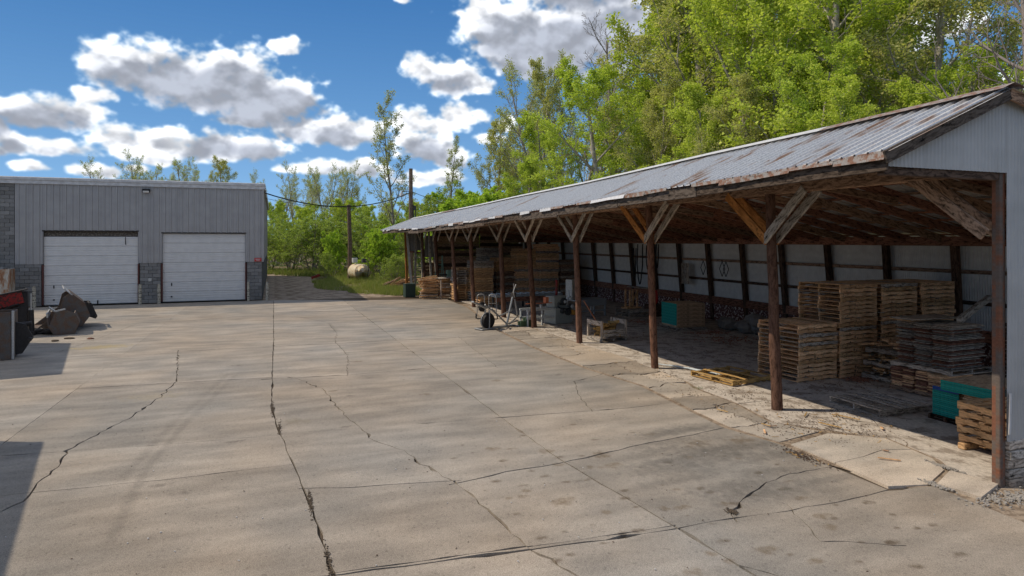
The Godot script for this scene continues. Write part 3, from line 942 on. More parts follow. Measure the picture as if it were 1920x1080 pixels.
func build_shed() -> void:
	var shed := thing("open_shed", "long open-fronted pole shed with rusty corrugated metal roof", "shed")
	var front := Node3D.new()
	front.name = "front_frame"
	shed.add_child(front)
	# posts, longitudinal beam and Y braces
	for i in POST_Z.size():
		var z: float = POST_Z[i]
		var lean := 0.0 if i == 0 else rf(-0.3, -0.2)
		var th: float = minf(roof_h(9.0, z) - 0.35, 4.6)
		var base := Vector3(9.2 if i else 9.135, -0.02, z)
		var top := Vector3((9.2 if i else 9.135) + lean, th, z + (0.0 if i == 0 else rf(-0.05, 0.05)))
		if i == 0:
			base = Vector3(9.135, -0.05, z)
			board(front, "post", base, Vector3(9.135, 4.25, z), 0.11, 0.11, M.gable_post, Vector3(0, 0, 1))
		else:
			var pm := lathe_post(base, top, rf(0.095, 0.11), rf(0.075, 0.09))
			part(front, "post", pm, M.post_wood[i % 4])
		for s in [-1.0, 1.0]:
			if i == 0 and s > 0.0:
				continue
			for o in [-0.15, 0.15]:
				if rng.randf() < 0.12 and i > 4:
					continue
				var f0 := 3.32 / th
				var a := base.lerp(top, f0) + Vector3(o, 0, 0)
				var b := Vector3(a.x - 0.04, minf(4.22, eave(z) + 0.1), z + s * rf(0.98, 1.12))
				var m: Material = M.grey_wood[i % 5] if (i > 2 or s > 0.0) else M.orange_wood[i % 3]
				if i == 0:
					m = M.brown_wood[3]
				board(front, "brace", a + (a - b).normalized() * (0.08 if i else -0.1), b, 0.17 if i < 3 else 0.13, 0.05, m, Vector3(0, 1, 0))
	for i in POST_Z.size() - 1:
		var za: float = POST_Z[i]
		var zb: float = POST_Z[i + 1]
		for o in [-0.1, 0.13]:
			var ya := minf(4.3, eave(za) + 0.12)
			var yb := minf(4.3, eave(zb) + 0.12)
			board(front, "beam", Vector3(8.96 + o, ya, za), Vector3(8.96 + o, yb, zb + 0.01), 0.24, 0.06, pick(M.brown_wood))
		# a second pair of planks nearer the eave
		board(front, "eave_beam", Vector3(7.35, eave(za) + 0.02, za), Vector3(7.35, eave(zb) + 0.02, zb + 0.01), 0.2, 0.06, pick(M.grey_wood))
	# rafters and purlins
	var roof := Node3D.new()
	roof.name = "roof"
	shed.add_child(roof)
	var zz := Z_NEAR - 0.2
	var k := 0
	while zz > Z_FAR:
		board(roof, "rafter", Vector3(X_RIDGE, ridge(zz) - 0.2, zz), Vector3(X_BACK + 0.1, roof_h(X_BACK + 0.1, zz) - 0.2, zz), 0.2, 0.06, pick(M.red_wood) if k % 3 else pick(M.brown_wood))
		board(roof, "rafter", Vector3(X_EAVE + 0.12, eave(zz) - 0.12, zz), Vector3(X_RIDGE, ridge(zz) - 0.2, zz), 0.16, 0.06, pick(M.dark_wood))
		if k % 2 == 0 and zz < -6.5:
			board(roof, "tie", Vector3(8.5, roof_h(8.6, zz) - 0.4, zz + 0.05), Vector3(12.5, roof_h(12.5, zz) - 0.32, zz + 0.05), 0.15, 0.05, pick(M.brown_wood))
		zz -= 1.025
		k += 1
	for sx in [7.0, 7.7, 8.4, 9.0, 9.7, 10.5, 11.3, 12.1, 12.9, 13.7, 14.5, 15.3, 16.1, 16.9]:
		var z0 := Z_NEAR + 0.05
		while z0 > Z_FAR:
			var z1 := maxf(z0 - 3.08, Z_FAR)
			board(roof, "purlin", Vector3(sx, roof_h(sx, z0) - 0.06, z0), Vector3(sx, roof_h(sx, z1) - 0.06, z1 + 0.01), 0.045, 0.14, pick(M.red_wood) if rng.randf() < 0.7 else pick(M.brown_wood))
			z0 = z1
			if z0 - Z_FAR < 0.05:
				break
	# roofing sheets, both slopes, ribs down the slope
	zz = Z_NEAR + 0.16
	k = 0
	while zz > Z_FAR - 0.2:
		var w := 0.78
		var zs := zz
		var heavy: float = clampf(1.0 - (Z_NEAR - zz) / 9.0, 0.0, 1.0)
		var mi := 0
		var roll := rng.randf()
		if roll < 0.2 + 0.75 * heavy:
			mi = 2 if rng.randf() < 0.25 + 0.55 * heavy else 1
		elif roll < 0.55:
			mi = 3
		var lift := rf(0.0, 0.006)
		var over := rf(-0.02, 0.05)
		var nrm := Vector3(-0.38, 0.92, 0).normalized()
		var lo := func(u: float) -> Vector3: return Vector3(X_EAVE - over, eave(zs - u) + lift - 0.01, zs - u)
		var hi := func(u: float) -> Vector3: return Vector3(X_RIDGE, ridge(zs - u) + lift, zs - u)
		part(roof, "roof_sheet", profile_sheet(ribs(w, 0.195, 0.034, 0.02, 0.014), lo, hi, nrm, Vector2(rf(0, 1), rf(0, 1)), 2), M.roof[mi])
		var lo2 := func(u: float) -> Vector3: return Vector3(X_BACK + 0.5, roof_h(X_BACK + 0.5, zs - u), zs - u)
		part(roof, "roof_sheet", profile_sheet(ribs(w, 0.195, 0.034, 0.02, 0.014), lo2, hi, Vector3(0.22, 0.97, 0), Vector2(rf(0, 1), rf(0, 1)), 2), M.roof[rng.randi() % 4])
		zz -= w - 0.02
		k += 1
	# ridge cap
	zz = Z_NEAR + 0.18
	while zz > Z_FAR - 0.2:
		var z1 := maxf(zz - 3.0, Z_FAR - 0.3)
		var cap := MB.new()
		for s in [-1.0, 1.0]:
			cap.quad(Vector3(X_RIDGE, ridge(zz) + 0.075, zz), Vector3(X_RIDGE, ridge(z1) + 0.075, z1), Vector3(X_RIDGE + s * 0.24, ridge(z1) + 0.075 - (0.1 if s < 0.0 else 0.055), z1), Vector3(X_RIDGE + s * 0.24, ridge(zz) + 0.075 - (0.1 if s < 0.0 else 0.055), zz), Vector3(s, 2, 0))
		part(roof, "ridge_cap", cap.mesh(), M.rust_edge if rng.randf() < 0.14 or zz > -6.5 else M.ridge_cap)
		zz = z1 - 0.005
		if zz - (Z_FAR - 0.3) < 0.2:
			break
	# fascia along the eave, in uneven lengths, the sheet edge bent down over it
	zz = Z_NEAR + 0.08
	k = 0
	while zz > Z_FAR:
		var z1 := maxf(zz - rf(2.4, 3.9), Z_FAR)
		var dip := rf(-0.03, 0.02)
		board(roof, "fascia", Vector3(X_EAVE + 0.05, eave(zz) - 0.13 + dip, zz), Vector3(X_EAVE + 0.05, eave(z1) - 0.13 + dip + rf(-0.03, 0.03), z1 + 0.015), rf(0.15, 0.2), 0.035, pick(M.fascia_wood))
		zz = z1
		k += 1
	zz = Z_NEAR + 0.1
	while zz > Z_FAR:
		var z1 := zz - 0.76
		var z0 := zz
		if rng.randf() < 0.82:
			var fl := MB.new()
			var drop := rf(0.03, 0.09)
			fl.quad(Vector3(X_EAVE - 0.012, eave(z0) + 0.016, z0), Vector3(X_EAVE - 0.012, eave(z1) + 0.016, z1), Vector3(X_EAVE - 0.03 + rf(-0.02, 0.015), eave(z1) - drop, z1), Vector3(X_EAVE - 0.03 + rf(-0.02, 0.015), eave(z0) - drop + rf(-0.02, 0.02), z0), Vector3(-1, 0, 0))
			part(roof, "drip_edge", fl.mesh(), M.rust_edge if (rng.randf() < 0.45 or zz > -11.0) else M.ridge_cap)
		zz = z1
	# verge boards and near gable
	board(roof, "verge_board", Vector3(X_EAVE - 0.03, eave(Z_NEAR) - 0.07, Z_NEAR + 0.11), Vector3(X_RIDGE, ridge(Z_NEAR) - 0.06, Z_NEAR + 0.11), 0.16, 0.04, M.fascia_wood[1])
	board(roof, "verge_board", Vector3(X_RIDGE, ridge(Z_NEAR) - 0.06, Z_NEAR + 0.11), Vector3(X_BACK + 0.4, 3.36, Z_NEAR + 0.11), 0.16, 0.04, M.brown_wood[2])
	var gable := Node3D.new()
	gable.name = "near_gable"
	shed.add_child(gable)
	var x := X_EAVE + 0.1
	while x < X_BACK + 0.1:
		var w := 0.672
		var x0 := x
		var split := x0 < 9.15 and x0 + w > 9.15
		if split:
			w = 9.16 - x0
		var open_bay := x0 > 10.4 and x0 < 15.9  # unseen bay, inferred and left open to let daylight onto the pallets
		var bottom := 4.2 if x0 + w <= 9.165 else (3.5 if open_bay else 0.6)
		if open_bay:
			bottom = minf(3.5, roof_h(x0 + w, Z_NEAR) - 0.25)
		var prof := wave(w, 0.0672, 0.024)
		var lo := func(u: float) -> Vector3: return Vector3(x0 + u, bottom + 0.004 * sin(x0 * 9.0), Z_NEAR)
		var hi := func(u: float) -> Vector3: return Vector3(x0 + u, roof_h(x0 + u, Z_NEAR) - 0.03, Z_NEAR)
		if bottom < 1.0:
			var midlo := func(u: float) -> Vector3: return Vector3(x0 + u, 2.93, Z_NEAR + 0.006)
			var midhi := func(u: float) -> Vector3: return Vector3(x0 + u, 2.9, Z_NEAR - 0.003)
			part(gable, "wall_sheet", profile_sheet(prof, lo, midlo, Vector3(0, 0, 1)), M.gable_sheet)
			part(gable, "wall_sheet", profile_sheet(prof, midhi, hi, Vector3(0, 0, 1)), M.gable_sheet)
		else:
			part(gable, "wall_sheet", profile_sheet(prof, lo, hi, Vector3(0, 0, 1)), M.gable_sheet)
		x += w - 0.004
	board(gable, "header", Vector3(X_EAVE + 0.12, 4.15, Z_NEAR - 0.08), Vector3(9.07, 4.15, Z_NEAR - 0.08), 0.11, 0.1, M.dark_wood[3])
	board(gable, "girt", Vector3(9.2, 2.0, Z_NEAR - 0.07), Vector3(10.45, 2.0, Z_NEAR - 0.07), 0.1, 0.08, M.dark_wood[1])
	board(gable, "header", Vector3(10.4, 3.3, Z_NEAR - 0.1), Vector3(16.6, 3.3, Z_NEAR - 0.1), 0.2, 0.1, M.brown_wood[2])
	for xp in [10.5, 16.45]:
		board(gable, "door_post", Vector3(xp, 0, Z_NEAR - 0.1), Vector3(xp, 3.2, Z_NEAR - 0.1), 0.16, 0.16, M.post_wood[1], Vector3(0, 0, 1))
	for i in 5:
		for g in 2:
			var xa := 9.2 if g == 0 else 16.5
			var xl := 1.25 if g == 0 else 0.6
			board(gable, "sleeper", Vector3(xa, 0.03 + i * 0.128, Z_NEAR - 0.03 + rf(-0.02, 0.02)), Vector3(xa + xl, 0.03 + i * 0.128, Z_NEAR - 0.03 + rf(-0.02, 0.02)), 0.118, 0.1, M.grey_wood[(i + g) % 5])
	var strip := MB.new()
	strip.box(Transform3D(Basis(Vector3.FORWARD, 0.03), Vector3(9.2, 0.98, Z_NEAR + 0.025)), Vector3(0.04, 0.55, 0.012))
	part(gable, "bent_flashing", strip.mesh(), M.trim_white)
	# back wall
	var back := Node3D.new()
	back.name = "back_wall"
	shed.add_child(back)
	zz = Z_NEAR - 0.02
	while zz > Z_FAR:
		var w := 0.672
		var z0 := zz
		var prof := wave(w, 0.0672, 0.016, 4)
		var lo := func(u: float) -> Vector3: return Vector3(X_BACK + 0.16, 0.55, z0 - u)
		var hi := func(u: float) -> Vector3: return Vector3(X_BACK + 0.02, 3.36, z0 - u)
		part(back, "wall_sheet", profile_sheet(prof, lo, hi, Vector3(-1, 0, 0)), M.galv_wall)
		zz -= w - 0.004
	zz = -7.7
	k = 0
	while zz > Z_FAR:
		board(back, "stud", Vector3(X_BACK + 0.12, 0.0, zz), Vector3(X_BACK - 0.18, 3.25, zz + rf(-0.05, 0.05)), 0.17, 0.16, pick(M.dark_wood), Vector3(0, 0, 1))
		zz -= 2.05
	zz = Z_NEAR - 0.1
	while zz > Z_FAR:
		var z1 := maxf(zz - 4.1, Z_FAR)
		board(back, "plate", Vector3(X_BACK - 0.26, 3.27, zz), Vector3(X_BACK - 0.26, 3.27, z1 + 0.012), 0.25, 0.09, M.red_wood[k % 4])
		board(back, "girt", Vector3(X_BACK - 0.02, 2.47, zz), Vector3(X_BACK - 0.02, 2.47, z1 + 0.012), 0.1, 0.05, M.brown_wood[k % 5])
		board(back, "girt", Vector3(X_BACK + 0.04, 1.66, zz), Vector3(X_BACK + 0.04, 1.66, z1 + 0.012), 0.1, 0.05, M.dark_wood[k % 5])
		board(back, "sill", Vector3(X_BACK + 0.02, 0.83, zz), Vector3(X_BACK + 0.02, 0.83, z1 + 0.012), 0.3, 0.09, M.red_wood[(k + 1) % 4])
		k += 1
		zz = z1
		if zz - Z_FAR < 0.02:
			break
	part(back, "foundation", chamfer_box(Vector3(0.3, 0.75, Z_NEAR - Z_FAR)), M.peeled, Transform3D(Basis(), Vector3(X_BACK + 0.22, 0.33, (Z_NEAR + Z_FAR) * 0.5)))
	# far end wall of dark planks, with a metal patch and an open bay at its left
	var endw := Node3D.new()
	endw.name = "end_wall"
	shed.add_child(endw)
	for i in 19:
		var y := 0.14 + i * 0.235
		for g in 2:
			var xa := 10.35 + g * 3.4
			var xb := xa + 3.38
			if y > roof_h(xa, Z_FAR) - 0.12:
				continue
			var ok := y < roof_h(xb, Z_FAR) - 0.12
			if not ok:
				xb = X_RIDGE + (ridge(Z_FAR) - 0.12 - y) / (ridge(Z_FAR) - 3.42) * (X_BACK + 0.3 - X_RIDGE)
				if xb - xa < 0.2:
					continue
			board(endw, "plank", Vector3(xa, y, Z_FAR + 0.3 + rf(0, 0.02)), Vector3(xb, y + rf(-0.01, 0.01), Z_FAR + 0.3), 0.2345, 0.03, pick(M.brown_wood) if rng.randf() < 0.55 else pick(M.dark_wood))
	for i in 7:
		board(endw, "plank", Vector3(9.75, 0.2 + i * 0.235, Z_FAR + 0.14), Vector3(10.6, 0.2 + i * 0.235, Z_FAR + 0.14), 0.222, 0.03, pick(M.dark_wood))
	for g in 2:
		var xa: float = 8.42 + g * 0.62
		var lo := func(u: float) -> Vector3: return Vector3(xa + u, 2.5 + 0.12 * (xa - 8.4), Z_FAR + 0.42)
		var hi := func(u: float) -> Vector3: return Vector3(xa + u, roof_h(xa + u, Z_FAR) - 0.08, Z_FAR + 0.42)
		part(endw, "wall_sheet", profile_sheet(wave(0.6, 0.15, 0.02), lo, hi, Vector3(0, 0, 1)), M.siding_dark)
	var lo3 := func(u: float) -> Vector3: return Vector3(9.75 + u, 2.1, Z_FAR + 0.2)
	var hi3 := func(u: float) -> Vector3: return Vector3(9.75 + u, 3.6, Z_FAR + 0.2)
	part(endw, "wall_sheet", profile_sheet(wave(0.7, 0.1, 0.02), lo3, hi3, Vector3(0, 0, 1)), M.siding_dark)
	board(endw, "post", Vector3(8.5, -0.05, Z_FAR + 0.45), Vector3(8.38, 3.95, Z_FAR + 0.45), 0.16, 0.16, M.orange_wood[0], Vector3(0, 0, 1))
	board(endw, "corner_flashing", Vector3(8.78, 0.2, Z_FAR + 0.56), Vector3(8.45, 3.85, Z_FAR + 0.56), 0.16, 0.012, M.trim_white, Vector3(1, 0, 0))
	for q in [[9.0, 9.05], [9.55, 9.4], [10.15, 9.95], [10.55, 10.25]]:
		board(endw, "pole", Vector3(q[0], 0, Z_FAR + 0.7), Vector3(q[1], 3.95, Z_FAR + 0.7), 0.13, 0.13, pick(M.grey_wood), Vector3(0, 0, 1))
	board(endw, "header", Vector3(8.55, 2.5, Z_FAR + 0.52), Vector3(9.6, 2.42, Z_FAR + 0.52), 0.1, 0.05, M.red_wood[1])

# ------------------------------------------------------------------ the grey metal building
const FZ := -37.9

func siding(parent: Node, x0: float, x1: float, bottom: float, top: float, z: float, m: Material) -> void:
	var n := maxi(1, int(ceil((x1 - x0) / 0.95)))
	var w := (x1 - x0) / n
	for i in n:
		var a := x0 + w * i
		var lo := func(u: float) -> Vector3: return Vector3(a + u, bottom, z)
		var hi := func(u: float) -> Vector3: return Vector3(a + u, top, z)
		part(parent, "wall_panel", profile_sheet(ribs(w - 0.006, 0.3, 0.045, 0.05, 0.02), lo, hi, Vector3(0, 0, 1)), m)

func block_wall(parent: Node, x0: float, x1: float, top: float, z: float) -> void:
	var rows := int(ceil(top / 0.203))
	var h := top / rows
	for r in rows:
		var x := x0 - (0.2 if r % 2 else 0.0)
		while x < x1 - 0.02:
			var a := maxf(x, x0)
			var b := minf(x + 0.397, x1)
			if b - a > 0.05:
				part(parent, "block", chamfer_box(Vector3(snappedf(b - a - 0.01, 0.001), snappedf(h - 0.01, 0.001), 0.16)), M.blocks[clampi(int(rng.randfn(2.0, 1.1) + 0.5), 0, 4)], Transform3D(Basis(), Vector3((a + b) * 0.5, h * (r + 0.5), z - 0.08 + rf(-0.002, 0.002))))
			x += 0.397

func garage_door(parent: Node, x0: float, x1: float, top: float, dirty: bool) -> void:
	var d := Node3D.new()
	d.name = "garage_door"
	parent.add_child(d, true)
	var n := 7
	var full := top
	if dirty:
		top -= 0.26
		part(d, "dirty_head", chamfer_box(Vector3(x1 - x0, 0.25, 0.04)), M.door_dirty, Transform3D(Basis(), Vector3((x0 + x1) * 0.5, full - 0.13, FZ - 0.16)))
	var h := (top - 0.04) / n
	for i in n:
		# section with shallow horizontal ribs
		var b := MB.new()
		var prof := [Vector2(0, 0), Vector2(0.012, 0.02)]
		for k in 4:
			var y := h * (k + 0.5) / 4.0
			prof.append(Vector2(y - 0.03, 0.02))
			prof.append(Vector2(y - 0.018, 0.027))
			prof.append(Vector2(y + 0.018, 0.027))
			prof.append(Vector2(y + 0.03, 0.02))
		prof.append(Vector2(h - 0.016, 0.02))
		prof.append(Vector2(h - 0.004, 0.0))
		for k in prof.size() - 1:
			var p: Vector2 = prof[k]
			var q: Vector2 = prof[k + 1]
			b.quad(Vector3(x0, p.x, p.y), Vector3(x1, p.x, p.y), Vector3(x1, q.x, q.y), Vector3(x0, q.x, q.y), Vector3(0, 0, 1))
		part(d, "section", b.mesh(), M.door_white, Transform3D(Basis(), Vector3(0, 0.03 + i * h, FZ - 0.14)))
	part(d, "backing", chamfer_box(Vector3(x1 - x0, top, 0.02)), M.black, Transform3D(Basis(), Vector3((x0 + x1) * 0.5, top * 0.5, FZ - 0.155)))
	part(d, "bottom_seal", chamfer_box(Vector3(x1 - x0 - 0.02, 0.05, 0.05)), M.rubber, Transform3D(Basis(), Vector3((x0 + x1) * 0.5, 0.02, FZ - 0.12)))
	block(d, "lock", Vector3(x0 + 0.42, 0.95, FZ - 0.105), Vector3(0.05, 0.16, 0.03), M.steel_dark)
	block(d, "handle", Vector3(x0 + 0.42, 0.3, FZ - 0.105), Vector3(0.08, 0.06, 0.05), M.black)
	if dirty:
		board(d, "pull_rope", Vector3(x1 - 0.58, top - 0.02, FZ - 0.09), Vector3(x1 - 0.58, top - 0.42, FZ - 0.09), 0.03, 0.03, M.black, Vector3(0, 0, 1))
		block(d, "handle", Vector3(x1 - 1.82, 0.13, FZ - 0.1), Vector3(0.05, 0.2, 0.05), M.black)
	for e in [x0 - 0.02, x1 + 0.02]:
		part(d, "jamb", chamfer_box(Vector3(0.07, 2.0, 0.1)), M.jamb, Transform3D(Basis(), Vector3(e, 1.06, FZ - 0.04)))
		part(d, "jamb_trim", chamfer_box(Vector3(0.05, full - 2.1, 0.08)), M.siding_dark, Transform3D(Basis(), Vector3(e, (full + 2.1) * 0.5, FZ - 0.05)))
	part(d, "head_trim", chamfer_box(Vector3(x1 - x0 + 0.1, 0.06, 0.1)), M.steel_dark, Transform3D(Basis(), Vector3((x0 + x1) * 0.5, full + 0.02, FZ - 0.04)))

func build_grey_building() -> void:
	var b := thing("metal_building", "grey ribbed metal building with two white overhead doors and block base", "building")
	var core := MB.new()
	core.box(Transform3D(Basis(), Vector3(-15.9, 3.1, -51.2)), Vector3(30.5, 6.24, 26.0))
	part(b, "inner_wall", core.mesh(), M.mortar)
	block_wall(b, -13.95, -11.96, 6.1, FZ - 0.03)
	block_wall(b, -11.96, -10.86, 2.12, FZ - 0.03)
	block_wall(b, -6.57, -5.61, 2.12, FZ - 0.03)
	block_wall(b, -1.42, -0.66, 2.12, FZ - 0.03)
	siding(b, -11.94, -10.8, 2.1, 6.1, FZ, M.siding)
	siding(b, -10.8, -6.63, 3.78, 6.1, FZ, M.siding)
	siding(b, -6.63, -5.55, 2.1, 6.1, FZ, M.siding)
	siding(b, -5.55, -1.48, 3.7, 6.1, FZ, M.siding)
	siding(b, -1.48, -0.64, 2.1, 6.1, FZ, M.siding)
	# the side that faces the dirt road
	for i in 14:
		var z0 := FZ - 0.05 - i * 1.6
		var lo := func(u: float) -> Vector3: return Vector3(-0.62, 2.1, z0 - u)
		var hi := func(u: float) -> Vector3: return Vector3(-0.62, 6.1, z0 - u)
		part(b, "wall_panel", profile_sheet(ribs(1.59, 0.3, 0.03, 0.05, 0.025), lo, hi, Vector3(1, 0, 0)), M.siding)
	part(b, "corner_trim", chamfer_box(Vector3(0.09, 4.0, 0.09)), M.siding, Transform3D(Basis(), Vector3(-0.6, 4.1, FZ + 0.01)))
	var fas := MB.new()
	fas.prism(PackedVector2Array([Vector2(0, 0), Vector2(0.1, 0), Vector2(0.1, 0.17), Vector2(0.14, 0.19), Vector2(0.14, 0.31), Vector2(0.11, 0.34), Vector2(0, 0.34)]), Transform3D(Basis(Vector3(0, 0, 1), Vector3.UP, Vector3(-1, 0, 0)), Vector3(0, 0, 0)), 4.0)
	var fm := fas.mesh()
	for i in 7:
		part(b, "roof_fascia", fm, M.trim_white, Transform3D(Basis(), Vector3(-2.52 - i * 4.004, 6.08, FZ - 0.02)))
	part(b, "roof_fascia", chamfer_box(Vector3(0.14, 0.33, 26.0)), M.trim_white, Transform3D(Basis(), Vector3(-0.55, 6.24, FZ - 13.05)))
	part(b, "roof", chamfer_box(Vector3(30.0, 0.12, 26.0)), M.siding_dark, Transform3D(Basis(), Vector3(-15.8, 6.28, -51.2)))
	garage_door(b, -10.78, -6.65, 3.74, true)
	garage_door(b, -5.53, -1.5, 3.66, false)
	# flood light under the fascia
	var fx := Node3D.new()
	fx.name = "wall_light"
	b.add_child(fx)
	part(fx, "housing", chamfer_box(Vector3(0.34, 0.16, 0.2)), M.black, Transform3D(Basis(Vector3(1, 0, 0), 0.3), Vector3(-6.25, 5.86, FZ + 0.13)))
	part(fx, "lens", chamfer_box(Vector3(0.28, 0.1, 0.02)), M.lamp, Transform3D(Basis(Vector3(1, 0, 0), 0.6), Vector3(-6.25, 5.8, FZ + 0.235)))
	# small red notice at the right end
	var sg := Node3D.new()
	sg.name = "notice_sign"
	b.add_child(sg)
	part(sg, "plate", chamfer_box(Vector3(0.36, 0.19, 0.015)), M.red_plain, Transform3D(Basis(), Vector3(-0.86, 2.22, FZ + 0.06)))
	for i in 2:
		part(sg, "lettering", chamfer_box(Vector3(0.26 - 0.08 * i, 0.028, 0.004)), M.trim_white, Transform3D(Basis(), Vector3(-0.86, 2.25 - i * 0.06, FZ + 0.0715)))
	block(b, "outlet", Vector3(-6.1, 1.22, FZ - 0.01), Vector3(0.16, 0.16, 0.06), M.steel_worn)
	# bollards
	var names := ["chipped white bollard left of the wider dirty garage door", "scuffed white bollard right of the dirty-topped garage door", "white bollard left of the right-hand clean garage door", "thin white bollard right of the right-hand garage door", "white bollard at the free corner of grey building"]
	var xs := [-10.98, -6.46, -5.6, -1.33, -0.38]
	for i in 5:
		var o := MB.new()
		var pts := PackedVector3Array()
		var rad := PackedFloat32Array()
		for q in [[0.0, 0.075], [0.9, 0.075], [1.0, 0.07], [1.03, 0.05], [1.045, 0.0]]:
			pts.append(Vector3(0.02 * q[0] * (i - 2) * 0.5, q[0], 0))
			rad.append(q[1] * (0.8 if i == 3 else 1.0))
		o.tube(pts, rad, 12)
		var bo := part(self, "bollard", o.mesh(), M.bollard, Transform3D(Basis(Vector3.UP, i * 1.3), Vector3(xs[i], 0, FZ + 0.55)))
		tag(bo, names[i], "bollard", "bollards by the garage doors")

func build_left_stores() -> void:
	# two sheet-metal stores west of the yard; their shadows fall into the picture
	var specs := [[Vector2(-9.96, -25.8), 5.6, 6.0, 4.6, "tan metal store whose shadow falls beside the loader buckets", 0.0], [Vector2(-7.4, -14.2), 22.0, 7.0, 4.6, "long tan metal store whose shadow crosses the yard's near corner", 0.0]]
	for s in specs:
		var turn := deg_to_rad(12.3)
		var o := thing("metal_store", s[4], "building", Vector3(s[0].x, 0, s[0].y), turn)
		# local: x to the yard, z towards the camera; the corner nearest the far yard is the origin
		var ln: float = s[1]
		var dp: float = s[2]
		var h: float = s[3]
		var c := MB.new()
		c.box(Transform3D(Basis(), Vector3(-dp * 0.5, h * 0.5 - 0.05, ln * 0.5)), Vector3(dp - 0.1, h - 0.1, ln - 0.1))
		part(o, "inner_wall", c.mesh(), M.mortar)
		var n := int(ln / 1.1)
		for i in n:
			var z0 := ln * i / n
			var lo := func(u: float) -> Vector3: return Vector3(0, 0.0, z0 + u)
			var hi := func(u: float) -> Vector3: return Vector3(0, h - 0.1, z0 + u)
			part(o, "wall_panel", profile_sheet(ribs(ln / n, 0.3, 0.03, 0.05, 0.025), lo, hi, Vector3(1, 0, 0)), M.cabinet)
		part(o, "roof", chamfer_box(Vector3(dp + 0.1, 0.12, ln)), M.siding_dark, Transform3D(Basis(), Vector3(-dp * 0.5, h - 0.06, ln * 0.5)))
		part(o, "door", chamfer_box(Vector3(0.06, 2.6, 2.4)), M.trim_white, Transform3D(Basis(), Vector3(0.05, 1.3, ln * 0.5)))

# ------------------------------------------------------------------ pallets
var pal := {}

func stringer_mesh(ln: float, h: float, t: float) -> Mesh:
	# a stringer along x with two fork notches below
	var key := "s%.2f,%.3f,%.3f" % [ln, h, t]
	if meshes.has(key):
		return meshes[key]
	var nh := h * 0.2
	var p := PackedVector2Array([Vector2(-ln / 2, -h / 2), Vector2(-ln * 0.36, -h / 2), Vector2(-ln * 0.34, -h / 2 + nh), Vector2(-ln * 0.13, -h / 2 + nh), Vector2(-ln * 0.11, -h / 2), Vector2(ln * 0.11, -h / 2), Vector2(ln * 0.13, -h / 2 + nh), Vector2(ln * 0.34, -h / 2 + nh), Vector2(ln * 0.36, -h / 2), Vector2(ln / 2, -h / 2), Vector2(ln / 2, h / 2), Vector2(-ln / 2, h / 2)])
	var b := MB.new()
	b.prism(p, Transform3D(), t)
	meshes[key] = b.mesh()
	return meshes[key]

func pallet(label: String, group: String, at: Vector3, turn: float, ln: float, dp: float, h: float, set: Array, tops := 7, flipped := false, gap_seed := 0) -> Node3D:
	# stringers along local x, deck boards along local z; origin at the base
	var o := thing("pallet", label, "pallet", at, turn, group)
	var t := 0.011 if h < 0.11 else 0.016
	var sh := h - 2.0 * t - 0.002
	var r := RandomNumberGenerator.new()
	r.seed = gap_seed
	for i in 3:
		part(o, "stringer", stringer_mesh(ln, sh, 0.036), set[r.randi() % set.size()], Transform3D(Basis(), Vector3(0, h * 0.5, (i - 1) * (dp * 0.5 - 0.02))))
	var up := h - t * 0.5
	var lowy := t * 0.5
	for i in tops:
		var x := lerpf(-ln * 0.5 + 0.05, ln * 0.5 - 0.05, i / (tops - 1.0))
		part(o, "deck_board", chamfer_box(Vector3(dp, t, 0.095)), set[r.randi() % set.size()], Transform3D(Basis(Vector3.UP, PI / 2 + r.randf_range(-0.006, 0.006)), Vector3(x, lowy if flipped else up, r.randf_range(-0.006, 0.006))))
	for i in 4:
		var x := lerpf(-ln * 0.5 + 0.05, ln * 0.5 - 0.05, i / 3.0)
		part(o, "bottom_board", chamfer_box(Vector3(dp, t, 0.095)), set[r.randi() % set.size()], Transform3D(Basis(Vector3.UP, PI / 2), Vector3(x, up if flipped else lowy, 0)))
	return o

func far_pallet_mesh(v: int) -> Mesh:
	# a pallet too small in view to show its boards one by one
	var key := "far%d" % v
	if meshes.has(key):
		return meshes[key]
	var b := MB.new()
	var h := 0.125
	var t := 0.02
	for i in 3:
		b.box(Transform3D(Basis(), Vector3(0, h * 0.5, (i - 1) * 0.48)), Vector3(1.15, h - 2 * t, 0.04))
	for i in 6:
		b.box(Transform3D(Basis(), Vector3(lerpf(-0.52, 0.52, i / 5.0), h - t * 0.5, 0)), Vector3(0.1, t, 1.0 + 0.03 * (v % 2)))
	for i in 3:
		b.box(Transform3D(Basis(), Vector3((i - 1) * 0.52, t * 0.5, 0)), Vector3(0.1, t, 1.0))
	meshes[key] = b.mesh()
	return meshes[key]

func far_stack(at: Vector3, turn: float, n: int, set: Callable, where: String) -> void:
	var g := "pallets in the far stacks of the shed"
	for i in n:
		var o := part(self, "pallet", far_pallet_mesh(i % 3), set.call(i), Transform3D(Basis(Vector3.UP, turn + rf(-0.05, 0.05)), at + Vector3(rf(-0.035, 0.035), i * 0.128, rf(-0.035, 0.035))))
		tag(o, "pallet, %s of the %s" % [ORD[n - 1 - i], where], "pallet", g)

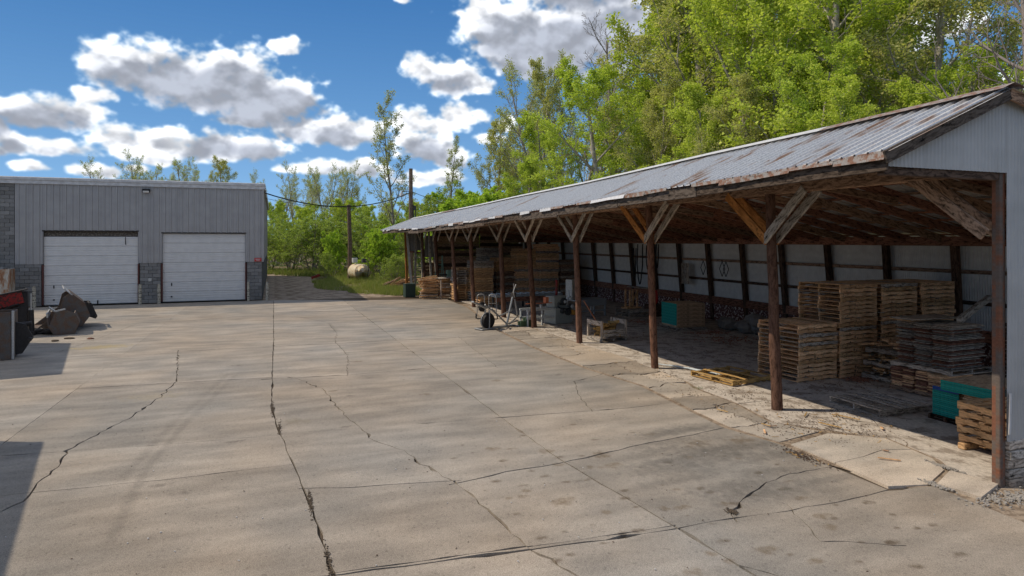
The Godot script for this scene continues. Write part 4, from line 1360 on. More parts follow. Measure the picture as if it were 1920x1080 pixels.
func build_pallets() -> void:
	var g := "tan pallets stacked against the back wall"
	var specs := [
		[Vector3(11.95, 0, -12.22), 0.06, 13, "low front tan stack behind the brown post"],
		[Vector3(13.2, 0, -12.2), 0.05, 22, "tall tan stack right of the low one"],
		[Vector3(14.5, 0, -12.16), 0.04, 22, "tall tan stack second from the right"],
		[Vector3(15.8, 0, -12.1), 0.03, 22, "tall tan stack nearest the back wall"]]
	var s := 0
	var mixed: Array = M.stack_wood + M.new_wood.slice(0, 2) + [M.grey_wood[3]]
	for q in specs:
		var h := 0.1015
		for i in q[2]:
			var off := Vector3(rf(-0.022, 0.022), i * h, rf(-0.022, 0.022))
			pallet("pallet, %s of the %s" % [ORD[q[2] - 1 - i], q[3]], g, q[0] + off, q[1] + rf(-0.016, 0.016), 1.24, 1.26, h, mixed, 7, false, s * 50 + i)
		s += 1
	pallet("upturned yellow pallet lying on sunlit concrete beside the brown post", "", Vector3(10.2, 0.012, -12.5), 0.15, 1.3, 1.3, 0.12, M.yellow_wood, 7, true, 901)
	pallet("weathered grey pallet lying flat on the shed floor", "", Vector3(11.22, 0.0, -9.35), -0.03, 1.3, 1.2, 0.13, M.grey_wood, 8, false, 902)
	# small stack at the corner post
	for i in 5:
		pallet("new pale pallet, %s of the short stack behind the corner post" % ORD[4 - i], "new pallets by the corner post", Vector3(10.75 + rf(-0.03, 0.03), 0.1 + i * 0.125, -6.58 + rf(-0.03, 0.03)), rf(-0.05, 0.05) + 1.5, 1.05, 1.1, 0.122, M.new_wood, 6, false, 910 + i)
	for k in 2:
		var sk := board(self, "timber_skid", Vector3(10.15, 0.05, -6.2 - 0.8 * k), Vector3(11.2, 0.05, -6.16 - 0.8 * k), 0.095, 0.12, M.new_wood[k])
		sk.name = numbered("timber_skid") if k else sk.name
		tag(sk, ["nearer timber skid under the short stack of pale pallets", "farther timber skid under the short stack of pale pallets"][k], "timber", "skids under the pale pallets")
	# a far row of stacks
	var warm := func(i: int): return M.new_wood[i % 5]
	var worn := func(i: int): return M.stack_wood[(i * 7) % 6] if i % 4 else M.grey_wood[i % 5]
	var dark := func(i: int): return M.brown_wood[i % 5] if i % 3 else M.grey_wood[i % 5]
	var grey := func(i: int): return M.grey_wood[(i * 3) % 5]
	far_stack(Vector3(10.5, 0, -33.3), 0.1, 17, func(i: int): return M.grey_wood[i % 5] if (i > 13 or i < 4) else M.new_wood[i % 5], "far stack with bright orange middle")
	far_stack(Vector3(9.75, 0, -34.1), 1.62, 14, func(i: int): return M.new_wood[i % 5] if i < 7 or i == 13 else M.grey_wood[i % 5], "far stack half pale, half grey")
	far_stack(Vector3(12.2, 0, -37.2), 0.0, 22, grey, "far grey stack against the plank wall")
	far_stack(Vector3(12.1, 0, -34.2), 0.06, 18, func(i: int): return M.new_wood[i % 5] if i > 11 else dark.call(i), "far stack with pale top, behind leaning post")
	far_stack(Vector3(13.2, 0, -33.7), -0.04, 22, func(i: int): return M.new_wood[i % 5] if i > 13 else worn.call(i), "far tall stack with tan top")
	far_stack(Vector3(14.35, 0, -33.2), 0.03, 24, worn, "far tallest stack beside the back wall")
	far_stack(Vector3(15.6, 0, -33.2), 0.03, 17, dark, "far dark stack in the shed corner")
	far_stack(Vector3(10.25, 0, -31.2), 0.05, 3, warm, "far low stack with pale slats before taller ones")

# ------------------------------------------------------------------ lumber and sheets near the corner
func build_lumber() -> void:
	# bundle of short boards on a pallet (two packs side by side)
	pallet("pallet under the two packs of short reddish boards", "", Vector3(13.4, 0, -9.85), 1.57, 1.2, 1.1, 0.1, M.brown_wood, 6, false, 950)
	for k in 2:
		var o := thing("board_pack", ["left pack of short reddish boards on a low pallet", "right pack of short reddish boards on a low pallet"][k], "lumber", Vector3(13.35, 0.102, -10.15 + 0.58 * k), 0.02, "packs of short boards")
		for i in 15:
			for j in 2:
				board(o, "board", Vector3(-0.52 + rf(-0.03, 0.03), 0.014 + i * 0.027, -0.13 + 0.27 * j), Vector3(0.52, 0.014 + i * 0.027, -0.13 + 0.27 * j), 0.024, 0.262, M.stack_wood[rng.randi() % 6] if rng.randf() < 0.5 else M.red_wood[rng.randi() % 4])
	var gp := pallet("grey pallet bearing the stickered boards", "", Vector3(13.55, 0.515, -9.8), 1.6, 1.35, 1.3, 0.11, M.grey_wood, 7, false, 951)
	gp.set_meta("category", "pallet")
	# stickered board pile: thin boards with gaps
	var o := thing("stickered_boards", "tall pile of thin stained boards with air gaps between", "lumber", Vector3(13.5, 0.63, -9.8), 0.03)
	for i in 29:
		var y := 0.012 + i * 0.031
		for j in 3:
			var z := -0.4 + 0.4 * j + rf(-0.03, 0.03)
			board(o, "board", Vector3(-0.5 + rf(-0.05, 0.05), y, z), Vector3(0.55 + rf(-0.08, 0.08), y + rf(-0.004, 0.004), z), 0.013, 0.36, M.grey_wood[rng.randi() % 5] if rng.randf() < 0.68 else M.red_wood[rng.randi() % 4])
		for e in [-0.35, 0.35]:
			if i < 28:
				board(o, "sticker", Vector3(e, y + 0.0155, -0.55), Vector3(e, y + 0.0155, 0.55), 0.017, 0.05, M.brown_wood[i % 5])
	for k in 3:
		board(o, "top_board", Vector3(-0.68, 0.93 + k * 0.02, -0.42 + k * 0.06), Vector3(0.6, 0.94 + k * 0.02, -0.3 + 0.05 * k), 0.016, 0.6, M.new_wood[k] if k == 0 else M.grey_wood[k])
	var lt := board(self, "loose_timber", Vector3(13.35, 1.63, -9.25), Vector3(14.9, 2.02, -9.65), 0.12, 0.1, M.grey_wood[1])
	tag(lt, "loose squared timber lying aslant on the stickered boards", "timber")
	# second pile behind, towards the wall
	var o2 := thing("stickered_boards", "dark pile of thin boards deep behind the corner post", "lumber", Vector3(14.95, 0.0, -8.6), 0.05)
	for i in 48:
		board(o2, "board", Vector3(-0.6 + rf(-0.1, 0.1), 0.12 + i * 0.03, rf(-0.06, 0.06)), Vector3(0.6, 0.12 + i * 0.03, rf(-0.06, 0.06)), 0.014, 1.1, M.dark_wood[rng.randi() % 5] if i % 3 else M.grey_wood[rng.randi() % 5])
	for k in 3:
		board(o2, "bearer", Vector3(-0.45 + 0.45 * k, 0.05, -0.55), Vector3(-0.45 + 0.45 * k, 0.05, 0.55), 0.1, 0.09, M.dark_wood[k])
	# broken pallets with offcuts left of the bundle
	for i in 3:
		pallet(["lowest grey pallet of offcuts left of the board packs", "middle grey pallet of offcuts left of the board packs", "upper grey pallet of offcuts left of the board packs"][i], "pallets with offcuts", Vector3(13.75 + 0.05 * i, 0.31 * i, -11.0), 1.57 + 0.08 * i, 1.05, 1.0, 0.12, M.grey_wood, 6, false, 960 + i)
		var oc := thing("offcut_heap", ["low heap of wood offcuts on bottom pallet beside board packs", "middle heap of wood offcuts between pallets", "top heap of brown offcuts on upper grey pallet"][i], "offcuts", Vector3(13.75, 0.31 * i + 0.12, -11.0), 0.0, "offcuts on pallets")
		for k in 46:
			var a := Vector3(rf(-0.5, 0.5), rf(0.02, 0.16), rf(-0.42, 0.42))
			var l := rf(0.12, 0.34)
			var ang := rf(0, TAU)
			board(oc, "offcut", a, a + Vector3(cos(ang) * l, rf(-0.02, 0.02), sin(ang) * l), rf(0.02, 0.05), rf(0.04, 0.09), M.stack_wood[rng.randi() % 6] if i == 2 else (M.new_wood[rng.randi() % 5] if rng.randf() < 0.6 else M.grey_wood[rng.randi() % 5]))
	# teal-edged panel stacks
	pallet("low dark pallet under the small teal panel stack", "", Vector3(11.75, 0, -8.15), 0.0, 0.75, 0.62, 0.09, M.dark_wood, 5, false, 970)
	var t := thing("panel_stack", "small square stack of teal-edged boards with blue top", "panels", Vector3(11.72, 0.092, -8.15), -0.03)
	for i in 15:
		var m: Material = M.blue_edge if i > 12 else M.teal[i % 3]
		part(t, "panel", chamfer_box(Vector3(0.6, 0.032, 0.5)), M.plywood[i % 4], Transform3D(Basis(), Vector3(rf(-0.004, 0.004) + 0.012, 0.017 + i * 0.0345, -0.004)))
		part(t, "painted_edge", chamfer_box(Vector3(0.014, 0.031, 0.5)), m, Transform3D(Basis(), Vector3(-0.297 + rf(-0.003, 0.003), 0.017 + i * 0.0345, 0)))
	var t2 := thing("panel_stack", "tan square boards stacked under the large teal sheets", "panels", Vector3(11.62, 0.0, -7.5), 0.12)
	for i in 18:
		part(t2, "panel", chamfer_box(Vector3(0.62, 0.032, 0.56)), M.plywood[(i * 3) % 4], Transform3D(Basis(Vector3.UP, rf(-0.03, 0.03)), Vector3(rf(-0.02, 0.02), 0.017 + i * 0.0345, rf(-0.02, 0.02))))
	var t3 := thing("panel_stack", "wide teal-edged sheets lying on the tan square boards", "panels", Vector3(11.78, 0.628, -7.62), 0.03)
	for i in 5:
		part(t3, "panel", chamfer_box(Vector3(1.2, 0.034, 0.9)), M.plywood[i % 4], Transform3D(Basis(), Vector3(rf(-0.01, 0.01), 0.018 + i * 0.036, 0)))
		part(t3, "painted_edge", chamfer_box(Vector3(0.012, 0.033, 0.91)), M.teal[i % 3], Transform3D(Basis(), Vector3(-0.61, 0.018 + i * 0.036, 0)))
		part(t3, "painted_edge", chamfer_box(Vector3(1.19, 0.033, 0.012)), M.green_box, Transform3D(Basis(), Vector3(0.005, 0.018 + i * 0.036, 0.458)))
	# tan and teal stack in the middle of the shed
	pallet("grey pallet under the tan and teal panel stack mid-shed", "", Vector3(14.3, 0, -20.2), 0.0, 1.3, 1.1, 0.11, M.grey_wood, 6, false, 980)
	var t4 := thing("panel_stack", "big stack of tan boards with teal left side mid-shed", "panels", Vector3(14.32, 0.112, -20.2), -0.04)
	for i in 24:
		part(t4, "panel", chamfer_box(Vector3(1.2, 0.034, 1.02)), M.plywood[(i * 5) % 4], Transform3D(Basis(), Vector3(rf(-0.004, 0.004), 0.018 + i * 0.036, 0)))
		if i > 1:
			part(t4, "painted_edge", chamfer_box(Vector3(0.012, 0.033, 1.02)), M.teal[i % 3], Transform3D(Basis(), Vector3(-0.61, 0.018 + i * 0.036, 0)))

# ------------------------------------------------------------------ things in the shed
func hoop(b: MB, pts: Array, r: float, sides := 7) -> void:
	# a bent tube through the points, rounded by a curve
	var c := Curve3D.new()
	for i in pts.size():
		var p: Vector3 = pts[i]
		var h := Vector3.ZERO
		if i > 0 and i < pts.size() - 1:
			h = (pts[i + 1] - pts[i - 1]) * 0.18
		c.add_point(p, -h, h)
	var t := c.tessellate(3, 6)
	var rad := PackedFloat32Array()
	rad.resize(t.size())
	rad.fill(r)
	b.tube(t, rad, sides)

func rods(list: Array, r: float) -> Mesh:
	var b := MB.new()
	for q in list:
		b.rod(q[0], q[1], r)
	return b.mesh()

func build_machines() -> void:
	# elliptical trainer: flywheel towards the yard on the left
	var e := thing("elliptical_trainer", "discarded grey elliptical trainer with big black flywheel", "exercise machine", Vector3(7.75, 0.0, -22.6), 0.33)
	var d := MB.new()
	var rr := PackedVector3Array()
	d.tube(PackedVector3Array([Vector3(-0.4, 0.32, -0.09), Vector3(-0.4, 0.32, -0.08), Vector3(-0.4, 0.32, 0.08), Vector3(-0.4, 0.32, 0.09)]), PackedFloat32Array([0.23, 0.28, 0.28, 0.23]), 28)
	part(e, "flywheel_housing", d.mesh(), M.black)
	var rim := MB.new()
	var ring := PackedVector3Array()
	var rrad := PackedFloat32Array()
	for i in 25:
		ring.append(Vector3(-0.4 + 0.295 * cos(TAU * i / 24.0), 0.32 + 0.295 * sin(TAU * i / 24.0), 0.0))
		rrad.append(0.022)
	rim.tube(ring, rrad, 6, false)
	part(e, "rim", rim.mesh(), M.gym_grey)
	part(e, "base_rail", rods([[Vector3(-0.8, 0.04, 0.22), Vector3(0.9, 0.05, 0.02)], [Vector3(-0.8, 0.04, -0.22), Vector3(0.9, 0.05, -0.02)], [Vector3(-0.8, 0.04, -0.25), Vector3(-0.8, 0.04, 0.25)], [Vector3(0.9, 0.04, -0.28), Vector3(0.9, 0.04, 0.28)]], 0.03), M.gym_grey)
	part(e, "strut", rods([[Vector3(-0.42, 0.04, 0.14), Vector3(-0.4, 0.72, 0.13)], [Vector3(-0.42, 0.04, -0.14), Vector3(-0.4, 0.72, -0.13)]], 0.025), M.chrome)
	part(e, "foot_arm", rods([[Vector3(-0.35, 0.78, 0.16), Vector3(0.35, 0.16, 0.2)], [Vector3(0.35, 0.16, 0.2), Vector3(0.9, 0.24, 0.18)]], 0.03), M.gym_grey)
	part(e, "foot_arm", rods([[Vector3(-0.4, 0.9, -0.16), Vector3(0.3, 0.42, -0.2)], [Vector3(0.3, 0.42, -0.2), Vector3(0.9, 0.6, -0.18)]], 0.03), M.gym_grey)
	var ft := MB.new()
	ft.beam(Vector3(-1.05, 1.06, -0.05), Vector3(-0.42, 0.78, -0.05), 0.05, 0.16)
	part(e, "foot_plate", ft.mesh(), M.gym_grey)
	part(e, "mast", rods([[Vector3(0.5, 0.08, 0.0), Vector3(0.78, 1.05, 0.0)], [Vector3(0.78, 1.05, 0), Vector3(0.84, 1.2, 0)]], 0.045), M.gym_grey)
	part(e, "mast", rods([[Vector3(1.0, 0.4, 0.05), Vector3(0.86, 1.05, 0.05)], [Vector3(0.6, 0.12, 0.05), Vector3(1.0, 0.4, 0.05)]], 0.03), M.chrome)
	var hb := MB.new()
	hoop(hb, [Vector3(0.8, 1.12, 0.12), Vector3(0.72, 1.35, 0.16), Vector3(0.84, 1.62, 0.16)], 0.02)
	hoop(hb, [Vector3(0.84, 1.12, -0.12), Vector3(0.98, 1.35, -0.16), Vector3(0.98, 1.62, -0.16)], 0.02)
	part(e, "handlebar", hb.mesh(), M.chrome)
	block(e, "console", Vector3(0.82, 1.2, 0), Vector3(0.1, 0.18, 0.2), M.steel_dark, 0.2)
	# hand trucks
	for k in 2:
		var h := thing("hand_truck", ["left tubular hand truck behind the flywheel machine", "right tubular hand truck behind the flywheel machine"][k], "hand truck", Vector3(8.1 + 0.42 * k, 0.0, -25.6 + 0.3 * k), -0.35, "hand trucks")
		h.scale = Vector3.ONE * 0.82
		var fr := MB.new()
		hoop(fr, [Vector3(-0.19, 0.15, 0), Vector3(-0.19, 1.0, -0.06), Vector3(-0.12, 1.22, -0.09), Vector3(0.12, 1.22, -0.09), Vector3(0.19, 1.0, -0.06), Vector3(0.19, 0.15, 0)], 0.022)
		part(h, "frame", fr.mesh(), M.chrome)
		for y in [0.45, 0.8]:
			part(h, "cross_bar", rods([[Vector3(-0.19, y, -0.03), Vector3(0.19, y, -0.03)]], 0.016), M.chrome)
		block(h, "toe_plate", Vector3(0, 0.03, 0.12), Vector3(0.4, 0.012, 0.24), M.steel_dark)
		for s in [-0.24, 0.24]:
			var w := MB.new()
			w.tube(PackedVector3Array([Vector3(s - 0.03, 0.13, -0.08), Vector3(s + 0.03, 0.13, -0.08)]), PackedFloat32Array([0.13, 0.13]), 14)
			part(h, "wheel", w.mesh(), M.rubber)
	var bag := MB.new()
	bag.lump(Vector3(8.12, 0.5, -25.5), Vector3(0.34, 0.42, 0.26), 4)
	tag(part(self, "black_bag", bag.mesh(), M.rubber), "black bag hung on the left hand truck", "bag")
	# engine-driven machine with a feed bed
	var g := thing("engine_machine", "grey engine-driven woodworking machine with long pale feed bed", "machine", Vector3(10.6, 0, -23.3), 0.28)
	block(g, "cabinet", Vector3(0, 0.32, 0), Vector3(0.85, 0.62, 0.7), M.machine_grey)
	block(g, "engine_block", Vector3(-0.05, 0.84, -0.05), Vector3(0.62, 0.4, 0.5), M.machine_grey)
	block(g, "engine_cover", Vector3(-0.06, 1.06, -0.05), Vector3(0.66, 0.05, 0.54), M.machine_grey)
	var pul := MB.new()
	for q in [[0.08, 0.86, 0.26, 0.14], [0.38, 0.66, 0.36, 0.1], [-0.12, 0.5, 0.4, 0.09], [0.18, 0.45, 0.4, 0.13], [-0.15, 0.78, 0.26, 0.06]]:
		pul.tube(PackedVector3Array([Vector3(q[0], q[1], q[2] - 0.06), Vector3(q[0], q[1], q[2] + 0.05), Vector3(q[0], q[1], q[2] + 0.07)]), PackedFloat32Array([q[3], q[3], q[3] * 0.8]), 16)
	part(g, "pulley", pul.mesh(), M.machine_dark)
	var hub := MB.new()
	hub.tube(PackedVector3Array([Vector3(0.08, 0.86, 0.33), Vector3(0.08, 0.86, 0.38)]), PackedFloat32Array([0.07, 0.05]), 14)
	hub.tube(PackedVector3Array([Vector3(0.38, 0.66, 0.43), Vector3(0.38, 0.66, 0.46)]), PackedFloat32Array([0.09, 0.07]), 14)
	part(g, "hub", hub.mesh(), M.machine_pale)
	var mo := MB.new()
	mo.tube(PackedVector3Array([Vector3(0.42, 0.42, 0.3), Vector3(0.42, 0.42, 0.5), Vector3(0.42, 0.42, 0.52)]), PackedFloat32Array([0.1, 0.1, 0.07]), 14)
	part(g, "motor", mo.mesh(), M.machine_yellow)
	var arm := MB.new()
	hoop(arm, [Vector3(0.22, 0.74, 0.3), Vector3(0.26, 0.98, 0.3), Vector3(0.4, 1.04, 0.3), Vector3(0.46, 0.86, 0.3)], 0.03)
	hoop(arm, [Vector3(0.34, 1.02, 0.3), Vector3(0.32, 1.2, 0.28), Vector3(0.33, 1.3, 0.26)], 0.025)
	part(g, "guard_arm", arm.mesh(), M.machine_pale)
	part(g, "exhaust_stack", rods([[Vector3(0.05, 1.08, -0.15), Vector3(0.05, 1.7, -0.15)]], 0.05), M.red_paint)
	part(g, "hose", rods([[Vector3(-0.2, 0.62, 0.36), Vector3(0.1, 0.58, 0.42)], [Vector3(0.1, 0.58, 0.42), Vector3(0.3, 0.6, 0.4)], [Vector3(-0.28, 0.7, 0.3), Vector3(-0.2, 0.62, 0.36)]], 0.025), M.rubber)
	for s in [-0.22, 0.22]:
		board(g, "bed_rail", Vector3(-0.42, 0.62, s), Vector3(-1.75, 0.62, s), 0.09, 0.05, M.machine_pale)
		board(g, "lower_rail", Vector3(-0.42, 0.3, s), Vector3(-1.75, 0.3, s), 0.08, 0.05, M.machine_pale)
		for x in [-1.7, -1.0]:
			board(g, "bed_leg", Vector3(x, 0, s), Vector3(x, 0.62, s), 0.06, 0.06, M.machine_pale, Vector3(0, 0, 1))
	board(g, "fence_bar", Vector3(-0.4, 0.83, 0.1), Vector3(-1.7, 0.86, 0.1), 0.03, 0.03, M.machine_orange)
	block(g, "feed_head", Vector3(-0.62, 0.95, 0.0), Vector3(0.16, 0.22, 0.16), M.machine_orange)
	block(g, "clamp", Vector3(-0.95, 0.72, 0.1), Vector3(0.07, 0.14, 0.1), M.trim_white)
	block(g, "clamp", Vector3(-1.2, 0.9, 0.0), Vector3(0.06, 0.14, 0.08), M.trim_white)
	# green box with pump
	var gb := thing("green_pump", "small dark green pump box beside a brown post base", "pump", Vector3(8.95, 0.0, -22.75), 0.2)
	block(gb, "body", Vector3(0.12, 0.16, 0), Vector3(0.26, 0.32, 0.28), M.green_dark)
	block(gb, "motor", Vector3(-0.14, 0.11, 0.02), Vector3(0.24, 0.2, 0.22), M.green_dark)
	part(gb, "lever", rods([[Vector3(-0.05, 0.3, 0), Vector3(-0.8, 0.62, 0.1)]], 0.012), M.black)
	# bench of the far conveyor behind the machine
	var cv := thing("roller_bench", "long low grey roller bench before the far pallet stacks", "bench", Vector3(11.6, 0, -29.3), 0.05)
	block(cv, "top", Vector3(0, 0.62, 0), Vector3(3.6, 0.1, 0.9), M.table_blue)
	block(cv, "skirt", Vector3(0, 0.45, 0.42), Vector3(3.6, 0.2, 0.04), M.red_wood[1])
	for x in [-1.6, 0.0, 1.6]:
		for z in [-0.38, 0.38]:
			board(cv, "leg", Vector3(x, 0, z), Vector3(x, 0.57, z), 0.08, 0.08, M.machine_dark, Vector3(0, 0, 1))
	for i in 12:
		part(cv, "roller", rods([[Vector3(-1.7 + i * 0.31, 0.69, -0.4), Vector3(-1.7 + i * 0.31, 0.69, 0.4)]], 0.03), M.machine_pale)
	# bench with the electrical cabinet
	var tb := thing("work_bench", "blue-grey steel bench carrying the white electrical cabinet", "bench", Vector3(12.7, 0, -25.0), 0.25)
	block(tb, "top", Vector3(0, 0.72, 0), Vector3(1.75, 0.05, 0.8), M.table_blue)
	block(tb, "apron", Vector3(0.05, 0.58, 0.38), Vector3(1.6, 0.24, 0.03), M.table_blue)
	block(tb, "shelf", Vector3(0, 0.25, 0.36), Vector3(1.6, 0.07, 0.05), M.table_blue)
	for x in [-0.8, 0.0, 0.8]:
		for z in [-0.35, 0.35]:
			board(tb, "leg", Vector3(x, 0, z), Vector3(x, 0.7, z), 0.07, 0.07, M.table_blue, Vector3(0, 0, 1))
	var cb := thing("electrical_cabinet", "white steel electrical cabinet standing on the blue-grey bench", "cabinet", Vector3(12.05, 0.747, -24.95), 0.35)
	block(cb, "case", Vector3(0, 0.43, 0), Vector3(0.44, 0.86, 0.4), M.cabinet)
	block(cb, "door", Vector3(-0.235, 0.43, 0), Vector3(0.03, 0.84, 0.38), M.cabinet_door)
	block(cb, "switch", Vector3(0.02, 0.66, 0.21), Vector3(0.06, 0.07, 0.04), M.steel_dark)
	# crate of yellow offcuts
	var ct := thing("pallet_crate", "grey slatted pallet crate beside a brown post", "crate", Vector3(10.3, 0, -18.75), 0.1)
	for x in [-0.48, 0.0, 0.48]:
		board(ct, "runner", Vector3(x, 0.06, -0.42), Vector3(x, 0.06, 0.42), 0.1, 0.07, M.grey_wood[1])
	for i in 6:
		board(ct, "floor_board", Vector3(-0.5, 0.12, -0.38 + i * 0.152), Vector3(0.5, 0.12, -0.38 + i * 0.152), 0.02, 0.11, M.grey_wood[i % 5])
	for s in [-1.0, 1.0]:
		for y in [0.22, 0.34]:
			board(ct, "side_slat", Vector3(-0.5, y, s * 0.42), Vector3(0.5, y, s * 0.42), 0.1, 0.02, M.grey_wood[3])
		for y in [0.6]:
			board(ct, "end_slat", Vector3(s * 0.5, y, -0.42), Vector3(s * 0.5, y, 0.42), 0.16, 0.025, M.grey_wood[4])
		for x in [-0.47, 0.47]:
			board(ct, "corner_post", Vector3(x, 0.1, s * 0.4), Vector3(x, 0.7, s * 0.4), 0.08, 0.06, M.grey_wood[2], Vector3(0, 0, 1))
	var oc := thing("offcut_heap", "yellow new-wood offcuts heaped in the grey slatted crate", "offcuts", Vector3(10.3, 0.13, -18.75), 0.0)
	for k in 42:
		var a := Vector3(rf(-0.36, 0.36), rf(0.05, 0.46), rf(-0.3, 0.3))
		var l := rf(0.2, 0.42)
		var ang := rf(0, TAU)
		board(oc, "offcut", a - Vector3(cos(ang), 0, sin(ang)) * l * 0.5, a + Vector3(cos(ang), rf(-0.5, 0.5), sin(ang)) * l * 0.5, rf(0.03, 0.12), rf(0.02, 0.05), M.yellow_wood[rng.randi() % 4] if rng.randf() < 0.8 else M.cardboard)
	var pr := MB.new()
	pr.rod(Vector3(9.32, 1.35, -18.5), Vector3(9.95, 0.55, -18.7), 0.02)
	tag(part(self, "prop_pole", pr.mesh(), M.red_wood[2]), "thin pole leaning from the crate against a brown post", "pole")
	# small pallets with a crossed wooden box, red can, sacks
	for i in 2:
		var p := pallet(["lower grey slatted pallet under the crossed wooden box", "upper grey slatted pallet under the crossed wooden box"][i], "pallets mid-shed", Vector3(14.6, 0.16 * i, -24.3), 0.1, 1.1, 1.0, 0.15, M.grey_wood, 6, false, 990 + i)
	var xb := thing("crossed_box", "narrow pale wooden box with a diagonal brace", "crate", Vector3(14.55, 0.33, -24.3), 0.15)
	for s in [-0.2, 0.2]:
		for z in [-0.15, 0.15]:
			board(xb, "upright", Vector3(s, 0.06, z), Vector3(s, 0.82, z), 0.09, 0.05, M.stack_wood[2], Vector3(1, 0, 0))
	board(xb, "diagonal", Vector3(-0.2, 0.12, 0.18), Vector3(0.2, 0.76, 0.18), 0.08, 0.02, M.new_wood[1])
	board(xb, "foot", Vector3(-0.4, 0.04, 0), Vector3(0.4, 0.04, 0), 0.07, 0.4, M.new_wood[3])
	var rc := MB.new()
	rc.lump(Vector3(15.55, 0.8, -24.0), Vector3(0.32, 0.62, 0.3), 9)
	tag(part(self, "red_jacket", rc.mesh(), M.red_plain), "red cloth bundle by the back wall behind a post", "cloth")
	var rcs := MB.new()
	rcs.box(Transform3D(Basis(), Vector3(15.55, 0.25, -24.0)), Vector3(0.7, 0.5, 0.6))
	tag(part(self, "wooden_box", rcs.mesh(), M.dark_wood[2]), "dark wooden box under the red cloth bundle", "box")
	for i in 7:
		var sk := MB.new()
		var at := Vector3(15.6 + rf(-0.35, 0.35), 0.2 + (0.28 if i > 4 else 0.0), -17.9 - 0.45 * (i % 5) + rf(-0.1, 0.1))
		sk.lump(at, Vector3(0.62, 0.46, 0.6), 20 + i)
		tag(part(self, "full_sack", sk.mesh(), M.sack), "dark full sack, %s in the heap at the back wall" % ["nearest", "second nearest", "third nearest", "fourth nearest", "farthest", "nearer upper one", "farther upper one"][i], "sack", "sacks heaped at the back wall")
	# bottom rubble behind the benches
	var lowp := thing("low_pallet_pile", "low dark pile of planks on floor left of the sacks", "lumber", Vector3(15.4, 0, -21.9), 0.2)
	for i in 9:
		board(lowp, "plank", Vector3(-0.6 + rf(-0.2, 0.2), 0.03 + 0.045 * i, rf(-0.3, 0.3)), Vector3(0.7, 0.03 + 0.045 * i, rf(-0.3, 0.3)), 0.035, 0.2, pick(M.dark_wood))
	# belts, hoses and frames on the back wall
	var bl := 0
	for q in [[-27.6, 2.9, 1.3, 0.12], [-27.1, 3.1, 1.15, 0.22], [-26.4, 3.05, 1.9, 0.12], [-25.9, 3.1, 1.7, 0.16], [-25.6, 3.1, 2.0, 0.1]]:
		var mb := MB.new()
		var z: float = q[0]
		hoop(mb, [Vector3(16.72, q[1], z - q[3]), Vector3(16.7, (q[1] + q[2]) * 0.5, z - q[3] * 1.1), Vector3(16.7, q[2], z), Vector3(16.7, (q[1] + q[2]) * 0.5, z + q[3] * 1.1), Vector3(16.72, q[1], z + q[3])], 0.028)
		tag(part(self, "drive_belt", mb.mesh(), M.rubber), ["leftmost black belt hanging on the back wall", "longest wide black belt looped on the back wall", "middle narrow black belt on the back wall", "second black belt from right on back wall", "rightmost short black belt on back wall"][bl], "belt", "black belts on the back wall")
		bl += 1
	var sh := thing("wall_shelf", "thin plank shelf below the hanging black belts", "shelf", Vector3(16.6, 0.98, -26.9), 0.0)
	board(sh, "plank", Vector3(0, 0, -1.0), Vector3(0, 0.02, 1.0), 0.03, 0.3, M.grey_wood[2])
	for z in [-0.8, 0.8]:
		board(sh, "bracket", Vector3(0.1, -0.25, z), Vector3(0.1, 0.0, z), 0.05, 0.05, M.dark_wood[1], Vector3(0, 0, 1))
	var fi := 0
	for q in [[-22.15, 2.15], [-20.95, 2.15], [-20.72, 2.15]]:
		var mb := MB.new()
		for s in 4:
			var a := Vector3(16.68, q[1] + 0.3 * sin(PI / 2 * s), q[0] + 0.16 * cos(PI / 2 * s))
			var b2 := Vector3(16.68, q[1] + 0.3 * sin(PI / 2 * (s + 1)), q[0] + 0.16 * cos(PI / 2 * (s + 1)))
			mb.rod(a, b2, 0.016)
		tag(part(self, "iron_lattice", mb.mesh(), M.steel_dark), ["single diamond iron frame hung on the back wall", "left of the paired diamond iron frames", "right of the paired diamond iron frames"][fi], "iron frame", "diamond frames on the wall")
		fi += 1
	var wb := thing("hanging_panel", "small weathered plank panel hung on the back wall", "panel", Vector3(16.7, 1.85, -23.4), 0.0)
	for i in 3:
		board(wb, "plank", Vector3(0, -0.45, -0.2 + 0.18 * i), Vector3(0, 0.45, -0.2 + 0.18 * i), 0.16, 0.03, M.grey_wood[i], Vector3(0, 0, 1))
	# conduit bundle on the sunlit concrete
	for i in 4:
		var mb := MB.new()
		hoop(mb, [Vector3(9.75 - 0.1 * i, 0.04, -14.1 - 0.12 * i), Vector3(9.9, 0.035 + 0.012 * (i % 2), -13.5 - 0.05 * i), Vector3(10.05 + 0.05 * i, 0.035, -12.9 + 0.04 * i)], 0.017)
		tag(part(self, "conduit_pipe", mb.mesh(), M.conduit), ["nearest pale conduit pipe beside the yellow pallet", "second pale conduit pipe beside yellow pallet", "third pale conduit pipe beside yellow pallet", "farthest pale conduit pipe beside yellow pallet"][i], "pipe", "pale pipes on the concrete")

